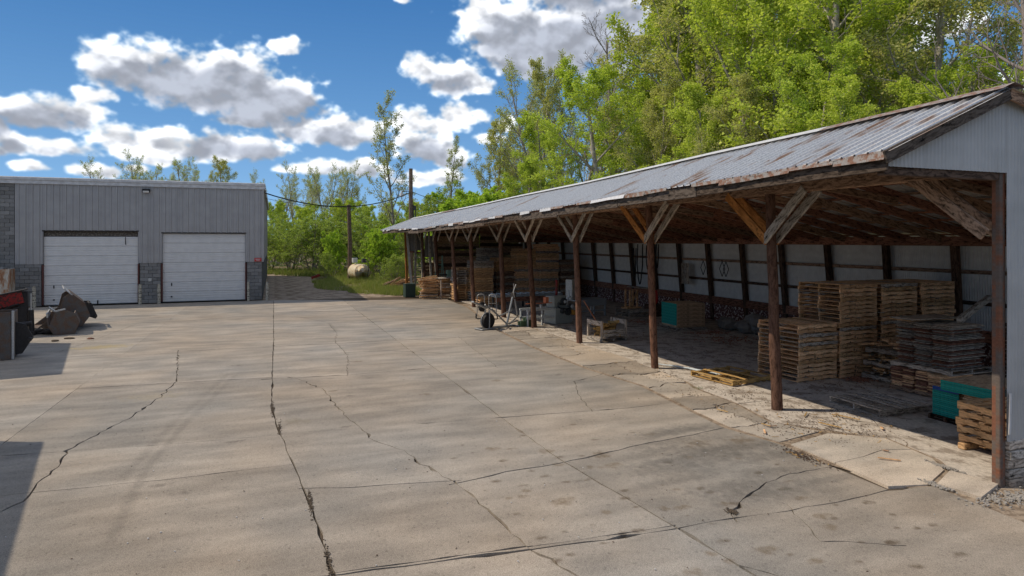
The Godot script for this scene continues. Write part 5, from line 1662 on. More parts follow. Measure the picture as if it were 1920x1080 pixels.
func build_far_end() -> void:
	# scrap lumber bundles at the far end of the shed
	for k in 2:
		var o := thing("scrap_bundle", ["sprawling heap of pale scrap slats at the shed's far end", "squared crate-like bundle of pale scrap slats"][k], "scrap wood", Vector3(8.15 + 1.0 * k, 0, -35.4 + 0.1 * k), 0.1)
		for i in (64 if k == 0 else 52):
			var y := 0.05 + i * (0.0175 if k == 0 else 0.0205)
			var a := Vector3(rf(-0.55, -0.4), y, rf(-0.38, 0.38))
			var b := Vector3(rf(0.35, 0.55), y + rf(-0.06, 0.06), a.z + rf(-0.1, 0.1))
			if k == 0 and i > 46:
				b.y += rf(-0.1, 0.14)
				a.x -= rf(0, 0.15)
			board(o, "slat", a, b, rf(0.03, 0.06), rf(0.05, 0.1), M.new_wood[rng.randi() % 5] if rng.randf() < 0.7 else M.grey_wood[rng.randi() % 5])
		if k == 1:
			for x in [-0.5, 0.5]:
				for z in [-0.44, 0.44]:
					board(o, "stake", Vector3(x, 0, z), Vector3(x, 1.15, z), 0.07, 0.05, M.grey_wood[2], Vector3(0, 0, 1))
			for z in [-0.4, 0.0, 0.4]:
				board(o, "top_slat", Vector3(-0.6, 1.15, z), Vector3(0.62, 1.18, z), 0.025, 0.25, M.grey_wood[3])
	var gbx := thing("green_bin", "dark green metal bin left of the scrap wood heap", "bin", Vector3(7.35, 0, -37.0), 0.1)
	block(gbx, "body", Vector3(0, 0.36, 0), Vector3(0.6, 0.72, 0.5), M.green_box)
	block(gbx, "lid", Vector3(0, 0.74, 0), Vector3(0.64, 0.04, 0.54), M.green_box)
	var la := thing("step_ladder", "pale green step ladder standing in the shed's far end", "ladder", Vector3(9.9, 0, -40.0), 0.05)
	for s in [-1.0, 1.0]:
		board(la, "rail", Vector3(s * 0.24, 0, 0.3), Vector3(s * 0.17, 2.3, 0), 0.06, 0.03, M.green_pale, Vector3(1, 0, 0))
		board(la, "rear_rail", Vector3(s * 0.24, 0, -0.5), Vector3(s * 0.17, 2.3, -0.03), 0.05, 0.025, M.green_pale, Vector3(1, 0, 0))
	for i in 7:
		var f := (i + 1) / 8.0
		block(la, "step", Vector3(0, 2.3 * f, 0.3 * (1 - f)), Vector3(0.42 - 0.1 * f, 0.04, 0.09), M.green_pale)
	var gm := thing("band_saw", "pale green upright machine in front of the step ladder", "machine", Vector3(10.15, 0, -38.6), 0.1)
	block(gm, "column", Vector3(0, 0.72, 0), Vector3(0.3, 1.44, 0.3), M.green_pale)
	block(gm, "arm", Vector3(-0.35, 1.15, 0), Vector3(0.6, 0.1, 0.16), M.machine_dark)
	block(gm, "table", Vector3(-0.35, 0.72, 0), Vector3(0.5, 0.06, 0.5), M.machine_dark)
	block(gm, "base", Vector3(-0.35, 0.34, 0), Vector3(0.34, 0.68, 0.36), M.machine_dark)
	var fe := thing("fire_extinguisher", "red fire extinguisher with white label above scrap wood", "fire extinguisher", Vector3(9.7, 1.19, -35.2), 0.0)
	var fb := MB.new()
	fb.tube(PackedVector3Array([Vector3(0, 0, 0), Vector3(0, 0.02, 0), Vector3(0, 0.36, 0), Vector3(0, 0.42, 0), Vector3(0, 0.45, 0)]), PackedFloat32Array([0.08, 0.09, 0.09, 0.05, 0.025]), 14)
	part(fe, "cylinder", fb.mesh(), M.red_plain)
	var fl := MB.new()
	fl.tube(PackedVector3Array([Vector3(0, 0.16, 0), Vector3(0, 0.3, 0)]), PackedFloat32Array([0.0915, 0.0915]), 14, false)
	part(fe, "paper_label", fl.mesh(), M.trim_white)
	block(fe, "valve", Vector3(0, 0.48, 0), Vector3(0.1, 0.07, 0.04), M.black)
	# oil tank on the grass, two poles, wires
	var t := thing("fuel_tank", "cream rust-streaked cylindrical fuel tank in the weeds", "tank", Vector3(6.3, -0.1, -52.2), 0.3)
	var tm := MB.new()
	var pts := PackedVector3Array()
	var rad := PackedFloat32Array()
	for q in [[0.84, 0.0], [0.835, 0.35], [0.815, 0.56], [0.79, 0.6], [0.78, 0.63], [0.77, 0.63], [-0.7, 0.63], [-0.75, 0.6], [-0.8, 0.4], [-0.81, 0.0]]:
		pts.append(Vector3(0, 0.86, q[0]))
		rad.append(q[1])
	tm.tube(pts, rad, 28, false)
	part(t, "shell", tm.mesh(), M.tank)
	var band := MB.new()
	band.tube(PackedVector3Array([Vector3(0, 0.86, 0.77), Vector3(0, 0.86, 0.7)]), PackedFloat32Array([0.65, 0.65]), 28, false)
	part(t, "band", band.mesh(), M.rust_edge)
	for z in [-0.6, 0.5]:
		block(t, "saddle", Vector3(0, 0.1, z), Vector3(1.0, 0.28, 0.16), M.dark_wood[1])
	block(t, "pump_box", Vector3(-0.25, 1.78, -0.2), Vector3(0.36, 0.36, 0.3), M.cabinet_door)
	block(t, "meter", Vector3(0.35, 1.74, 0.2), Vector3(0.3, 0.32, 0.28), M.machine_dark)
	var hs := MB.new()
	hoop(hs, [Vector3(0.35, 1.8, 0.35), Vector3(0.45, 1.5, 0.85), Vector3(0.3, 0.7, 1.02), Vector3(0.15, 0.16, 1.05)], 0.03)
	part(t, "hose", hs.mesh(), M.black)
	var p1 := thing("utility_pole", "short brown wooden pole beside the cream fuel tank", "pole", Vector3(5.72, 0, -53.3))
	var pm := MB.new()
	pm.tube(PackedVector3Array([Vector3(0, -0.1, 0), Vector3(0.02, 3.0, 0), Vector3(-0.08, 6.15, 0)]), PackedFloat32Array([0.19, 0.17, 0.15]), 12)
	part(p1, "shaft", pm.mesh(), M.pole_wood[0])
	var p2 := thing("utility_pole", "taller grey wooden pole rising behind the shed's far roof", "pole", Vector3(9.75, 0, -48.5))
	var pm2 := MB.new()
	pm2.tube(PackedVector3Array([Vector3(0, -0.1, 0), Vector3(0, 4.0, 0), Vector3(0, 8.75, 0)]), PackedFloat32Array([0.2, 0.17, 0.14]), 12)
	part(p2, "shaft", pm2.mesh(), M.pole_wood[1])
	part(p2, "conduit", rods([[Vector3(0.3, 2.0, 0.1), Vector3(0.34, 5.9, 0.1)], [Vector3(0.2, 4.0, 0.15), Vector3(0.16, 6.0, 0.12)]], 0.035), M.machine_dark)
	block(p2, "switch_box", Vector3(0.3, 5.75, 0.12), Vector3(0.16, 0.36, 0.16), M.machine_dark)
	var lm := thing("yard_lamp", "small white yard lamp on an arm of the taller pole", "lamp", Vector3(9.75, 6.7, -48.5))
	part(lm, "arm", rods([[Vector3(-0.12, 0.3, 0.1), Vector3(-0.72, 0.3, 0.1)]], 0.025), M.machine_dark)
	var lp := MB.new()
	lp.tube(PackedVector3Array([Vector3(-0.72, 0.34, 0.1), Vector3(-0.72, 0.2, 0.1), Vector3(-0.72, 0.1, 0.1), Vector3(-0.72, -0.1, 0.1), Vector3(-0.72, -0.14, 0.1)]), PackedFloat32Array([0.05, 0.07, 0.15, 0.15, 0.1]), 14)
	part(lm, "shade", lp.mesh(), M.lamp)
	# service wires: building - lower pole side - tall pole - onwards
	var wl := [[Vector3(-0.6, 6.0, -39.0), Vector3(9.75, 6.95, -48.5), 0.95, 0.035, "thick black service cable from grey building to taller pole"], [Vector3(-0.6, 5.7, -39.1), Vector3(5.64, 6.1, -53.3), 0.25, 0.012, "thin wire from grey building to the short pole"], [Vector3(9.85, 7.0, -48.6), Vector3(24.0, 6.4, -60.0), 0.8, 0.02, "thin wire running right from the taller pole into trees"]]
	for w in wl:
		var mb := MB.new()
		var wp := PackedVector3Array()
		var wr := PackedFloat32Array()
		for i in 19:
			var f := i / 18.0
			wp.append(w[0].lerp(w[1], f) - Vector3(0, 4.0 * w[2] * f * (1 - f), 0))
			wr.append(w[3])
		mb.tube(wp, wr, 5)
		tag(part(self, "wire", mb.mesh(), M.wire), w[4], "wire", "service wires")
	# debris by the grass
	var db := thing("branch_pile", "heap of broken planks and branches at edge of grass", "debris", Vector3(8.0, 0, -45.2), 0.0)
	for i in 24:
		var a := Vector3(rf(-1.0, 0.6), rf(0.05, 0.2), rf(-0.7, 0.7))
		var ang := rf(-0.6, 0.6)
		var l := rf(0.5, 1.6)
		board(db, "stick", a, a + Vector3(cos(ang) * l, rf(-0.05, 0.55), sin(ang) * l), rf(0.03, 0.1), rf(0.03, 0.1), M.brown_wood[i % 5] if i % 3 else M.new_wood[i % 5])
	var rp := thing("red_plow", "rusty red steel plate lying at the road side", "scrap metal", Vector3(3.3, 0, -56.5), 0.5)
	board(rp, "blade", Vector3(-0.45, 0.1, 0), Vector3(0.35, 0.32, 0), 0.22, 0.05, M.red_paint)
	board(rp, "rib", Vector3(-0.4, 0.2, -0.08), Vector3(0.3, 0.4, -0.08), 0.06, 0.06, M.steel_dark)

# ------------------------------------------------------------------ loader attachments at the left
func bucket_shell(prof: Array, width: float, thick: float) -> Mesh:
	var b := MB.new()
	for i in prof.size() - 1:
		var a: Vector2 = prof[i]
		var c: Vector2 = prof[i + 1]
		b.beam(Vector3(a.x, a.y, 0), Vector3(c.x, c.y, 0), thick, width, Vector3(-(c - a).y, (c - a).x, 0))
	return b.mesh()

func side_plate(prof: Array, z: float, thick: float) -> Mesh:
	var b := MB.new()
	var p := PackedVector2Array()
	for q in prof:
		p.append(q)
	b.prism(p, Transform3D(Basis(), Vector3(0, 0, z)), thick)
	return b.mesh()

func build_attachments() -> void:
	# smaller bucket, end plate towards us, mouth up and left
	var prof := [Vector2(-0.52, 0.98), Vector2(-0.36, 0.0 + 0.03), Vector2(0.26, 0.03), Vector2(0.42, 0.4), Vector2(0.3, 0.82)]
	prof = [Vector2(-0.44, 0.94), Vector2(-0.46, 0.3), Vector2(-0.3, 0.02), Vector2(0.26, 0.02), Vector2(0.42, 0.36), Vector2(0.34, 0.66)]
	var a := thing("loader_bucket", "smaller dark loader bucket with worn bright cutting edge", "bucket", Vector3(-6.85, 0, -26.3), 0.22)
	var plate := [Vector2(-0.46, 0.28), Vector2(-0.3, 0.0), Vector2(0.28, 0.0), Vector2(0.42, 0.36), Vector2(0.28, 0.72), Vector2(0.0, 0.86), Vector2(-0.26, 0.8)]
	part(a, "shell", bucket_shell([Vector2(-0.5, 0.62), Vector2(-0.46, 0.28), Vector2(-0.3, 0.0), Vector2(0.28, 0.0), Vector2(0.42, 0.36), Vector2(0.28, 0.72)], 1.6, 0.03), M.steel_rust, Transform3D(Basis(), Vector3(0, 0.02, -0.8)))
	for z in [0.0, -1.6]:
		part(a, "end_plate", side_plate(plate, z, 0.03), M.steel_rust, Transform3D(Basis(), Vector3(0, 0.02, 0)))
	part(a, "cutting_edge", chamfer_box(Vector3(0.05, 0.16, 1.64)), M.steel_worn, Transform3D(Basis(Vector3(0, 0, 1), 0.12), Vector3(-0.5, 0.7, -0.8)))
	var lip := MB.new()
	lip.beam(Vector3(-0.28, 0.83, 0.0), Vector3(0.02, 0.9, 0.0), 0.05, 0.05)
	lip.beam(Vector3(-0.46, 0.98, -0.1), Vector3(-0.28, 0.83, 0.0), 0.05, 0.05)
	part(a, "worn_lip", lip.mesh(), M.steel_worn)
	# larger bucket behind it, tipped so that its mouth faces left
	var c := thing("loader_bucket", "larger loader bucket tipped mouth-left behind the smaller one", "bucket", Vector3(-7.0, 0, -27.6), 0.28)
	var big := [Vector2(-1.15, 0.03), Vector2(-0.2, 0.03), Vector2(0.34, 0.14), Vector2(0.58, 0.5), Vector2(0.42, 0.95), Vector2(-0.02, 1.36)]
	part(c, "shell", bucket_shell(big, 2.1, 0.04), M.steel_rust, Transform3D(Basis(), Vector3(0, 0, -1.05)))
	for z in [0.0, -2.1]:
		part(c, "end_plate", side_plate([Vector2(-1.12, 0.03), Vector2(-0.2, 0.03), Vector2(0.34, 0.14), Vector2(0.58, 0.5), Vector2(0.42, 0.95), Vector2(-0.02, 1.36), Vector2(-0.22, 1.2), Vector2(-0.34, 0.7)], z, 0.035), M.steel_rust)
	part(c, "cutting_edge", chamfer_box(Vector3(0.36, 0.035, 2.15)), M.steel_worn, Transform3D(Basis(Vector3(0, 0, 1), -0.75), Vector3(-0.08, 1.4, -1.05)))
	for z in [-0.6, -1.5]:
		part(c, "mount_bracket", side_plate([Vector2(0.4, 0.95), Vector2(0.66, 0.92), Vector2(0.86, 0.4), Vector2(0.8, 0.3), Vector2(0.58, 0.4)], z, 0.06), M.steel_dark)
	part(c, "mount_pin", rods([[Vector3(0.8, 0.4, -0.4), Vector3(0.8, 0.4, -1.7)], [Vector3(0.6, 0.9, -0.4), Vector3(0.6, 0.9, -1.7)]], 0.04), M.steel_dark)
	for i in 3:
		var ch := MB.new()
		ch.lump(Vector3(-8.0 + 0.3 * i, 0.1, -27.0 + 0.2 * i), Vector3(0.4, 0.22, 0.3), 60 + i)
		tag(part(self, "steel_scrap", ch.mesh(), M.steel_dark), ["left dark scrap lump before the larger bucket", "middle dark scrap lump before the larger bucket", "right dark scrap lump before the larger bucket"][i], "scrap", "scrap lumps near the buckets")
	for i in 3:
		var ch := MB.new()
		ch.lump(Vector3([-6.7, -6.42, -5.75][i], 0.02, [-24.7, -25.15, -24.85][i]), Vector3([0.22, 0.34, 0.2][i], 0.07, [0.2, 0.16, 0.14][i]), 70 + i)
		tag(part(self, "wood_scrap", ch.mesh(), M.dirt_dark if i < 2 else M.red_wood[1]), ["flat dark clod on concrete in front of small bucket", "second dark clod on concrete before small bucket", "reddish chip on sunlit concrete before small bucket"][i], "scrap", "clods before the buckets")
	# hydraulic attachment with a red arm at the frame's left edge
	var h := thing("hydraulic_attachment", "dark hydraulic attachment with a red arm and pale ram", "attachment", Vector3(-8.2, 0, -26.6), 0.2)
	board(h, "red_arm", Vector3(-1.6, 0.95, 0), Vector3(0.05, 1.35, 0), 0.42, 0.3, M.red_paint)
	board(h, "arm_cap", Vector3(-1.65, 1.2, 0), Vector3(0.18, 1.6, 0), 0.05, 0.36, M.steel_dark)
	block(h, "upright", Vector3(0.05, 0.82, -0.1), Vector3(0.26, 1.4, 0.3), M.steel_dark)
	block(h, "back_plate", Vector3(-0.3, 0.55, -0.3), Vector3(0.9, 1.05, 0.1), M.steel_dark)
	part(h, "ram_rod", rods([[Vector3(0.28, 0.85, 0.1), Vector3(0.28, 1.45, 0.1)]], 0.03), M.steel_worn)
	part(h, "ram_barrel", rods([[Vector3(0.3, 0.12, 0.1), Vector3(0.28, 0.88, 0.1)]], 0.085), M.steel_dark)
	block(h, "foot", Vector3(0.05, 0.08, 0.0), Vector3(0.7, 0.16, 0.5), M.steel_dark)
	var ho := MB.new()
	hoop(ho, [Vector3(-0.5, 0.3, 0.2), Vector3(-0.3, 0.85, 0.3), Vector3(0.0, 1.0, 0.2)], 0.025)
	hoop(ho, [Vector3(-0.65, 0.3, 0.2), Vector3(-0.4, 0.95, 0.3), Vector3(-0.05, 1.1, 0.2)], 0.025)
	part(h, "hose", ho.mesh(), M.rubber)
	# box blade nearer the camera
	var k := thing("box_blade", "rust-brown open steel box blade cut by the left edge", "attachment", Vector3(-7.28, 0, -21.3), 0.2)
	part(k, "side_plate", chamfer_box(Vector3(0.05, 1.3, 0.9)), M.steel_rust, Transform3D(Basis(), Vector3(0.5, 0.66, -0.4)))
	part(k, "face_plate", chamfer_box(Vector3(1.7, 1.3, 0.05)), M.steel_rust, Transform3D(Basis(), Vector3(-0.38, 0.66, 0.05)))
	part(k, "edge_strip", chamfer_box(Vector3(0.06, 1.34, 0.06)), M.steel_worn, Transform3D(Basis(), Vector3(0.51, 0.68, 0.06)))
	part(k, "rear_plate", chamfer_box(Vector3(1.7, 1.3, 0.05)), M.steel_rust, Transform3D(Basis(), Vector3(-0.38, 0.66, -0.85)))
	part(k, "coupler", side_plate([Vector2(0.52, 1.0), Vector2(0.75, 0.92), Vector2(0.92, 0.55), Vector2(0.85, 0.4), Vector2(0.68, 0.1), Vector2(0.52, 0.08)], -0.35, 0.1), M.steel_dark)
	part(k, "coupler_pin", rods([[Vector3(0.6, 0.9, -0.5), Vector3(0.88, 0.92, -0.5)]], 0.06), M.steel_dark)
	part(k, "coupler_pin", rods([[Vector3(0.86, 0.5, -0.6), Vector3(0.86, 0.5, -0.1)]], 0.06), M.steel_dark)
	var wd := thing("flat_plate", "flat dark steel plate on the concrete at left edge", "scrap metal", Vector3(-7.4, 0.0, -19.9), 0.3)
	board(wd, "plate", Vector3(-0.7, 0.05, 0), Vector3(0.45, 0.09, 0), 0.06, 0.5, M.steel_dark)
	# rusty upright tank by the block wall
	var rt := thing("rusty_cabinet", "tall cream steel cabinet streaked with rust by block wall", "cabinet", Vector3(-12.25, 0, -36.9), 0.0)
	part(rt, "body", chamfer_box(Vector3(1.15, 1.9, 0.7)), M.rusty_white, Transform3D(Basis(), Vector3(-0.05, 0.97, 0)))
	part(rt, "cap", chamfer_box(Vector3(0.5, 0.08, 0.5)), M.siding_dark, Transform3D(Basis(), Vector3(0.0, 1.96, 0)))
	block(rt, "base", Vector3(-0.05, 0.03, 0), Vector3(1.0, 0.06, 0.6), M.dark_wood[1])
	part(rt, "pipe", rods([[Vector3(0.42, 0.0, 0.42), Vector3(0.42, 0.75, 0.42)]], 0.07), M.rusty_white)

# ------------------------------------------------------------------ trees
class Grower:
	var wood: MB
	var lv := PackedVector3Array()
	var ln := PackedVector3Array()
	var lc := PackedColorArray()
	var r := RandomNumberGenerator.new()
	var p := {}
	func unit() -> Vector3:
		var z := r.randf_range(-1, 1)
		var a := r.randf() * TAU
		var q := sqrt(1.0 - z * z)
		return Vector3(q * cos(a), z, q * sin(a))
	func leaf(at: Vector3, s: float) -> void:
		var d := unit()
		d.y -= 0.25
		d = d.normalized()
		var w := d.cross(unit()).normalized() * s * 0.42
		var nn := d.cross(w).normalized()
		if nn.y < 0.0:
			nn = -nn
		var tip := at + d * s
		var mid := at + d * s * 0.45 + nn * s * 0.14
		var a := mid + w
		var b := mid - w
		var k := r.randf()
		var c: Color = p.leaf_a.lerp(p.leaf_b, k)
		var g := r.randf_range(0.8, 1.2)
		c = Color(c.r * g, c.g * g, c.b * g)
		var n1 := (a - at).cross(tip - at).normalized()
		var n2 := (tip - at).cross(b - at).normalized()
		# winding as Godot expects (clockwise front): normal = (v0 - v2) x (v0 - v1)
		lv.append(at); lv.append(tip); lv.append(a)
		lv.append(at); lv.append(b); lv.append(tip)
		for i in 3:
			ln.append(n1)
		for i in 3:
			ln.append(n2)
		for i in 6:
			lc.append(c)
	func branch(at: Vector3, dir: Vector3, length: float, rad: float, lvl: int) -> void:
		var last: int = p.levels
		var segs: int = [9, 6, 4, 3][lvl]
		var pts := PackedVector3Array([at])
		var rads := PackedFloat32Array([rad])
		var d := dir
		var q := at
		var wig: float = p.wiggle[lvl]
		var trop: float = p.trop[lvl]
		for i in segs:
			d = (d + unit() * wig + Vector3.UP * trop).normalized()
			q += d * length / segs
			pts.append(q)
			rads.append(maxf(rad * (1.0 - 0.82 * (i + 1.0) / segs), p.thin))
		wood.tube(pts, rads, [9, 6, 4, 3][lvl], false)
		if lvl == last:
			tufts(pts)
			return
		var n: int = p.n[lvl]
		var start: float = p.start[lvl]
		var ga := r.randf() * TAU
		for k in n:
			var t := lerpf(start, 0.99, (k + r.randf() * 0.8) / n)
			var fi := t * segs
			var i0 := mini(int(fi), segs - 1)
			var pos := pts[i0].lerp(pts[i0 + 1], fi - i0)
			var along := (pts[i0 + 1] - pts[i0]).normalized()
			ga += 2.4 + r.randf_range(-0.5, 0.5)
			var sd := along.cross(Vector3(0.3, 0.1, 0.9)).normalized()
			sd = sd.rotated(along, ga)
			var ang: float = deg_to_rad(lerpf(p.ang[lvl][0], p.ang[lvl][1], t) + r.randf_range(-9, 9))
			var cd := (along * cos(ang) + sd * sin(ang)).normalized()
			var shape: float = 1.0
			if lvl == 0:
				shape = lerpf(p.shape[0], p.shape[1], t) if t > 0.45 else lerpf(p.shape[2], lerpf(p.shape[0], p.shape[1], 0.45), t / 0.45)
			else:
				shape = 1.0 - 0.45 * t
			branch(pos, cd, length * p.ratio[lvl] * shape * r.randf_range(0.75, 1.2), rads[i0] * p.rr[lvl], lvl + 1)
		if lvl > 0:
			tufts(pts.slice(pts.size() - 2))
	func tufts(pts: PackedVector3Array) -> void:
		if r.randf() > p.leafy:
			return
		var n: int = p.leaves
		# leaves sit in a few tufts along the twig
		var centres := []
		for i in p.tufts:
			var f := r.randf_range(0.25, 1.0) * (pts.size() - 1)
			var i0 := mini(int(f), pts.size() - 2)
			centres.append(pts[i0].lerp(pts[i0 + 1], f - i0) + unit() * 0.08)
		for i in n:
			var c: Vector3 = centres[i % centres.size()]
			leaf(c + unit() * p.puff * pow(r.randf(), 0.6), p.leaf * r.randf_range(0.7, 1.25))

var tree_kinds := {}

func tree_kind(called: String, sd: int, p: Dictionary, stems := 1) -> void:
	var t := Grower.new()
	t.wood = MB.new()
	t.r.seed = sd
	t.p = p
	for s in stems:
		var tilt := 0.0 if stems == 1 else 0.22
		var a := TAU * s / stems + t.r.randf()
		t.branch(Vector3(cos(a), 0, sin(a)) * (0.0 if stems == 1 else 0.25), Vector3(cos(a) * tilt, 1, sin(a) * tilt).normalized(), p.height * (1.0 if stems == 1 else t.r.randf_range(0.8, 1.0)), p.rad, 0)
	var arr := []
	arr.resize(Mesh.ARRAY_MAX)
	arr[Mesh.ARRAY_VERTEX] = t.lv
	arr[Mesh.ARRAY_NORMAL] = t.ln
	arr[Mesh.ARRAY_COLOR] = t.lc
	var crown: ArrayMesh = null
	if t.lv.size():
		crown = ArrayMesh.new()
		crown.add_surface_from_arrays(Mesh.PRIMITIVE_TRIANGLES, arr)
	tree_kinds[called] = [t.wood.mesh(), crown, p.get("bark", "bark")]
	print(called, " leaves ", t.lv.size() / 6, " wood tris ", t.wood.v.size() / 3)

func plant(kind: String, called: String, label: String, px: float, depth: float, height: float, turn: float, group: String, wide := 1.0, category := "tree") -> void:
	# px, depth: bearing from the yard's viewpoint and distance along its axis; kept as world positions
	var yaw := deg_to_rad(CAM_YAW)
	var lat := (px - 960.0) / 1200.0 * depth
	var at := Vector3(depth * sin(yaw) + lat * cos(yaw), -0.09, -depth * cos(yaw) + lat * sin(yaw))
	var o := thing(called, label, category, at, turn, group)
	var k := height / 10.0
	var b := Basis().scaled(Vector3(k * wide, k, k * wide))
	var parts: Array = tree_kinds[kind]
	part(o, "trunk" if category == "tree" else "stem", parts[0], M[parts[2]], Transform3D(b, Vector3.ZERO))
	if parts[1]:
		part(o, "crown" if category == "tree" else "foliage", parts[1], M.leaf, Transform3D(b, Vector3.ZERO))

func build_trees() -> void:
	var bark_t := tex(two_tone(140, 0.05, lin(0.26, 0.23, 0.2), lin(0.44, 0.41, 0.37), 0.0, 0.25, 4.0, 256, 256))
	M.bark = mat(Color(1, 1, 1), 0.95, 0.0, bark_t, 0.8)
	M.bark_pale = mat(lin(1.0, 1.0, 1.0), 0.95, 0.0, tex(two_tone(141, 0.05, lin(0.3, 0.28, 0.24), lin(0.17, 0.15, 0.12), 0.1, 0.2, 3.0, 256, 256)), 0.8)
	M.bark_grey = mat(lin(0.26, 0.225, 0.205), 0.95)
	var lm := StandardMaterial3D.new()
	lm.vertex_color_use_as_albedo = true
	lm.roughness = 0.6
	lm.metallic_specular = 0.25
	lm.cull_mode = BaseMaterial3D.CULL_DISABLED
	lm.backlight_enabled = true
	lm.backlight = lin(0.9, 1.0, 0.45)
	M.leaf = lm
	var base := {"height": 10.0, "rad": 0.17, "levels": 3, "wiggle": [0.05, 0.13, 0.2, 0.25], "trop": [0.03, 0.06, 0.07, 0.06], "n": [15, 7, 5], "start": [0.24, 0.2, 0.2], "ang": [[68, 34], [46, 40], [46, 40]], "ratio": [0.44, 0.5, 0.46], "rr": [0.5, 0.55, 0.6], "shape": [1.0, 0.34, 0.8], "thin": 0.008, "leaves": 46, "tufts": 7, "puff": 0.2, "leaf": 0.08, "leafy": 0.95, "leaf_a": Color(0.633, 0.701, 0.147), "leaf_b": Color(0.429, 0.542, 0.090)}
	tree_kind("maple", 3, base)
	tree_kind("maple_b", 14, base.merged({"n": [13, 7, 5], "ang": [[55, 25], [44, 38], [46, 40]], "leafy": 0.9, "leaf_a": Color(0.678, 0.723, 0.158), "leaf_b": Color(0.463, 0.554, 0.102)}, true), 2)
	tree_kind("maple_c", 25, base.merged({"n": [16, 7, 5], "ratio": [0.4, 0.5, 0.46], "leafy": 0.88, "leaves": 36, "leaf": 0.075, "leaf_a": Color(0.62, 0.58, 0.24), "leaf_b": Color(0.44, 0.46, 0.17)}, true))
	tree_kind("poplar", 36, base.merged({"rad": 0.1, "n": [18, 6, 4], "ang": [[48, 24], [38, 32], [42, 36]], "ratio": [0.3, 0.5, 0.46], "shape": [0.95, 0.4, 0.9], "leaves": 11, "tufts": 3, "puff": 0.16, "leaf": 0.08, "leafy": 0.9, "leaf_a": Color(0.565, 0.576, 0.339), "leaf_b": Color(0.407, 0.429, 0.215), "bark": "bark_pale"}, true))
	tree_kind("budding", 47, base.merged({"n": [12, 7, 6], "start": [0.3, 0.2, 0.2], "ang": [[50, 22], [42, 34], [44, 36]], "leaves": 9, "tufts": 4, "puff": 0.16, "leaf": 0.075, "leafy": 0.8, "leaf_a": Color(0.588, 0.599, 0.260), "leaf_b": Color(0.429, 0.463, 0.192)}, true), 2)
	tree_kind("bare", 58, base.merged({"n": [14, 8, 7], "ang": [[60, 30], [46, 38], [46, 38]], "leafy": 0.0, "thin": 0.007, "bark": "bark_grey"}, true))
	tree_kind("shrub", 69, base.merged({"rad": 0.08, "n": [10, 6, 5], "start": [0.08, 0.1, 0.2], "ang": [[62, 35], [50, 40], [46, 40]], "ratio": [0.55, 0.5, 0.46], "shape": [1.1, 0.5, 1.1], "leaves": 26, "tufts": 4, "puff": 0.28, "leaf": 0.2, "leaf_a": Color(0.565, 0.701, 0.113), "leaf_b": Color(0.395, 0.542, 0.079)}, true), 4)
	tree_kind("thicket", 75, base.merged({"rad": 0.08, "n": [10, 6, 5], "start": [0.06, 0.1, 0.2], "ang": [[66, 35], [50, 40], [46, 40]], "ratio": [0.55, 0.5, 0.46], "shape": [1.1, 0.55, 1.2], "leaves": 14, "tufts": 4, "puff": 0.3, "leaf": 0.18, "leafy": 0.7, "leaf_a": Color(0.429, 0.508, 0.136), "leaf_b": Color(0.282, 0.373, 0.090), "bark": "bark_grey"}, true), 4)

	# the wood behind the shed, right to left
	var g := "trees behind the open shed"
	plant("bare", "bare_tree", "thick dark leaning trunk with bare twigs at top right", 1935, 25, 16.0, 0.4, g)
	plant("maple", "maple_tree", "bright green tree just above the shed's near ridge end", 1835, 29, 11.2, 0.2, g, 1.25)
	plant("budding", "budding_tree", "thinly leaved dark tree behind the near ridge end", 1790, 35, 20.0, 2.2, g)
	plant("maple_c", "maple_tree", "yellow-green tree left of the dark thin one at right", 1700, 33, 17.5, 1.2, g, 1.25)
	plant("maple", "maple_tree", "tall bright tree above the rusty part of the roof", 1575, 36, 20.5, 3.0, g, 1.25)
	plant("maple_b", "maple_tree", "broad many-stemmed bright tree above the middle of the roof", 1455, 38, 20.0, 0.9, g, 1.3)
	plant("maple_c", "maple_tree", "tall tree with pale twigs left of the broad many-stemmed one", 1350, 45, 24.0, 4.0, g, 1.25)
	plant("maple_b", "maple_tree", "tall yellow-green tree beside the bare brown crown", 1290, 52, 25.0, 5.2, g, 1.1)
	plant("bare", "bare_tree", "bare brown-twigged crown against the large grey cloud", 1152, 58, 22.0, 1.0, g, 1.15)
	plant("maple", "maple_tree", "rounded vivid green tree above the roof's middle", 1125, 46, 14.6, 2.5, g, 1.3)
	plant("maple_c", "maple_tree", "low twiggy tree right of the rounded vivid one", 1225, 43, 12.6, 0.7, g, 1.1)
	plant("maple_b", "maple_tree", "lower bright tree close behind the ridge right of centre", 1310, 37, 11.6, 1.9, g, 1.15)
	plant("maple_c", "maple_tree", "lower twiggy tree close behind the long roof", 1405, 33, 11.0, 3.3, g, 1.2)
	plant("maple", "maple_tree", "lower leafy tree close behind the rusty roof", 1520, 31, 11.5, 5.0, g, 1.15)
	plant("maple_b", "maple_tree", "lower leafy tree left of the near ridge end", 1640, 29, 10.5, 0.5, g, 1.2)
	plant("budding", "budding_tree", "tall thinly leaved tree with pale trunk left of vivid tree", 1050, 64, 19.5, 0.1, g)
	plant("maple_c", "maple_tree", "tall narrow green tree at the wood's left edge", 1005, 70, 21.5, 2.0, g, 0.85)
	plant("maple_c", "maple_tree", "pointed olive-green tree standing alone left of the wood", 925, 72, 15.6, 1.0, g, 1.0)
	plant("budding", "budding_tree", "faint thin tree between vivid and bare-crowned trees", 1095, 75, 22.0, 3.9, g)
	plant("maple", "maple_tree", "tree filling the gap behind the rounded vivid one", 1180, 70, 17.5, 0.6, g)
	plant("maple_b", "maple_tree", "distant bright tree behind the pointed olive one", 970, 85, 15.0, 1.6, g)
	plant("maple", "maple_tree", "low green tree above the roof's far third", 985, 58, 9.6, 4.4, g, 1.2)
